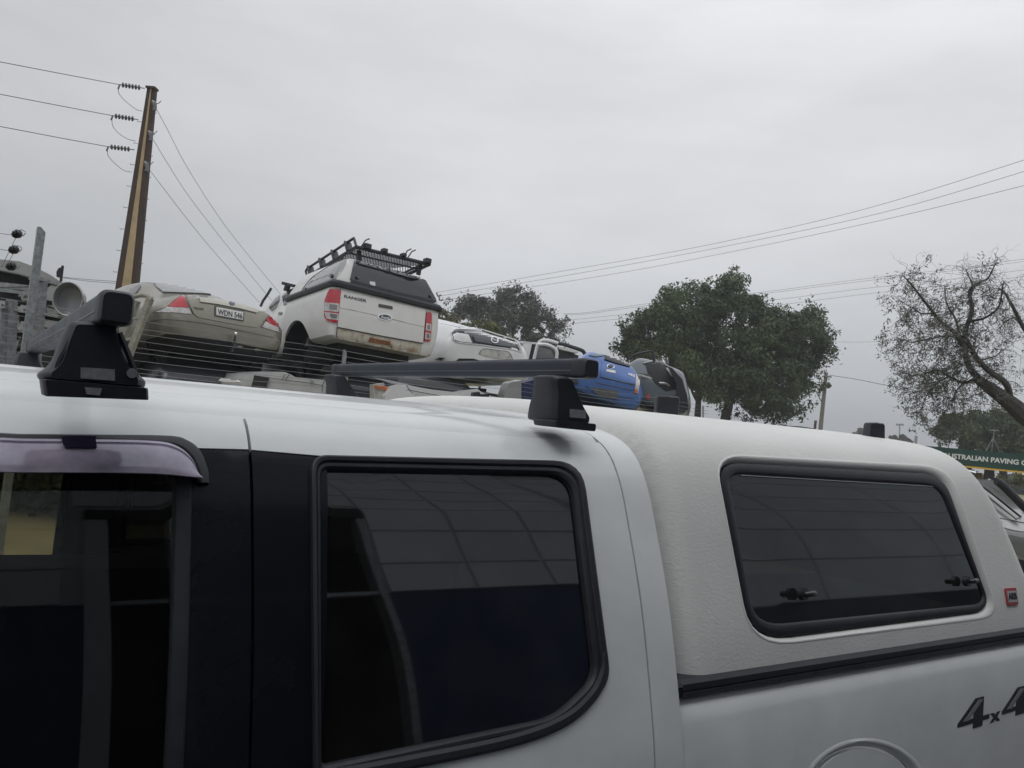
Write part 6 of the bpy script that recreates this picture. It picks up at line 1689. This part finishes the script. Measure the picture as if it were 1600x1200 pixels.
# local y runs from nose to tail
body = loft_body([(.0, .38, .80, 1.02, .72, .80, .70), (.06, .36, .86, 1.08, .80, .90, .76), (.25, .34, .92, 1.12, .86, .95, .80), (.9, .34, .98, 1.18, .88, .96, .80), (1.40, .34, 1.04, 1.24, .88, .96, .80), (1.65, .34, 1.06, 1.36, .88, .96, .74), (2.05, .34, 1.08, 1.66, .88, .96, .68), (2.5, .34, 1.08, 1.75, .88, .96, .67), (3.6, .34, 1.08, 1.77, .88, .96, .66), (4.5, .36, 1.06, 1.72, .88, .95, .64), (4.75, .5, 1.0, 1.3, .80, .9, .66)])
cs_ = Caster(body, MS)
sv.part('body', body, V_silver, local=True)
def spart(name, mb, m_, **k):
    if mb.f: return sv.part(name, mb, m_, **k)
g = MB()
for x in (-1, 1):
    g.add([(x*.945, 1.62, 1.14), (x*.945, 4.3, 1.12), (x*.73, 4.2, 1.60), (x*.72, 2.25, 1.62), (x*.86, 1.80, 1.34)], [(0, 1, 2, 3, 4)])
sv.part('side_glass', g, M_vglass, local=True)
spart('headlamp', cs_.patch([(1562, 838), (1580, 836), (1605, 842), (1605, 872), (1588, 866), (1572, 852)], .012, .02, 3), M_lens_dark)
spart('dark_cladding', cs_.patch([(1570, 868), (1590, 873), (1612, 878), (1612, 960), (1575, 950)], .02, .03, 5), M_black_trim)
for l_ in ([(1545, 806), (1575, 812), (1605, 818)], [(1548, 818), (1580, 828), (1605, 832)]): spart('body_crease', cs_.line(l_, .008, .004), M_lens_dark)
sv.part('windscreen', MB().loft([[(-.80, 1.44, 1.26), (.80, 1.44, 1.26)], [(-.66, 2.06, 1.69), (.66, 2.06, 1.69)]], closed=False), M_vglass_l, local=True)
for x in (-1, 1):
    sv.part('windscreen_pillar', MB().tube([(x*.90, 1.46, 1.22), (x*.80, 1.80, 1.46), (x*.70, 2.15, 1.69)], .03, 6), V_silver, local=True)
    sv.part('door_frame', MB().tube([(x*.93, 1.75, 1.17), (x*.80, 2.1, 1.50), (x*.74, 2.5, 1.63), (x*.72, 4.2, 1.63)], .022, 6), V_black, local=True)
    mr_ = sv.part('mirror', MB().box((x*1.06, 1.80, 1.20), (.24, .13, .15)), V_white2, local=True, bevel=.02)
    sv.part('headlamp', MB().box((x*.72, .04, .90), (.36, .14, .16), Matrix.Rotation(R(-18*x), 3, 'Z')), M_lens_dark, local=True, bevel=.02)
    sv.part('roof_rail', MB().tube([(x*.60, 2.3, 1.78), (x*.60, 2.5, 1.82), (x*.60, 4.0, 1.83), (x*.60, 4.3, 1.78)], .015, 6), M_chrome, local=True)
    for y in (.85, 3.65):
        sv.part('wheel', MB().tube([(x*.74, y, .38), (x*.975, y, .38)], .38, 22), M_tyre, local=True)
        sv.part('wheel_arch', MB().loft([[(x*w, y+r_*math.cos(a), .42+r_*math.sin(a)) for a in np.linspace(-.1, math.pi+.1, 18)] for w, r_ in ((.93, .48), (.985, .47), (.985, .43), (.93, .42))], closed=False), M_black_trim, local=True)
sv.part('grille', MB().box((0, -.01, .88), (.9, .06, .22)), M_black_trim, local=True)
sv.part('bumper', MB().box((0, -.04, .60), (1.7, .22, .26)), M_black_trim, local=True, bevel=.03)
sp_ = [(1556, 752), (1560, 753), (1568, 760), (1582, 774), (1598, 790), (1614, 806)]
dsn = 10.4
sv.part('snorkel', MB().tube([at(x, y, dsn) for x, y in [tuple(p) for p in smooth_line(sp_, 4)]], [.040, .062]+[.058]*40 if False else .052, 10), M_black_plastic)

# ------------------------------------------------------------ haze: even thin air round the whole place
hz = MB().box((0, 420, 24), (1000, 1100, 50))
hm = bpy.data.materials.new('haze'); hm.use_nodes = True; hn_ = hm.node_tree; hn_.nodes.clear()
ho = hn_.nodes.new('ShaderNodeOutputMaterial'); hv_ = hn_.nodes.new('ShaderNodeVolumePrincipled')
hv_.inputs['Color'].default_value = (.93, .96, 1.0, 1); hv_.inputs['Density'].default_value = .0019
hn_.links.new(hv_.outputs[0], ho.inputs['Volume'])
o_ = mesh_obj('haze', hz, hm, smooth=False); o_['kind'] = 'stuff'
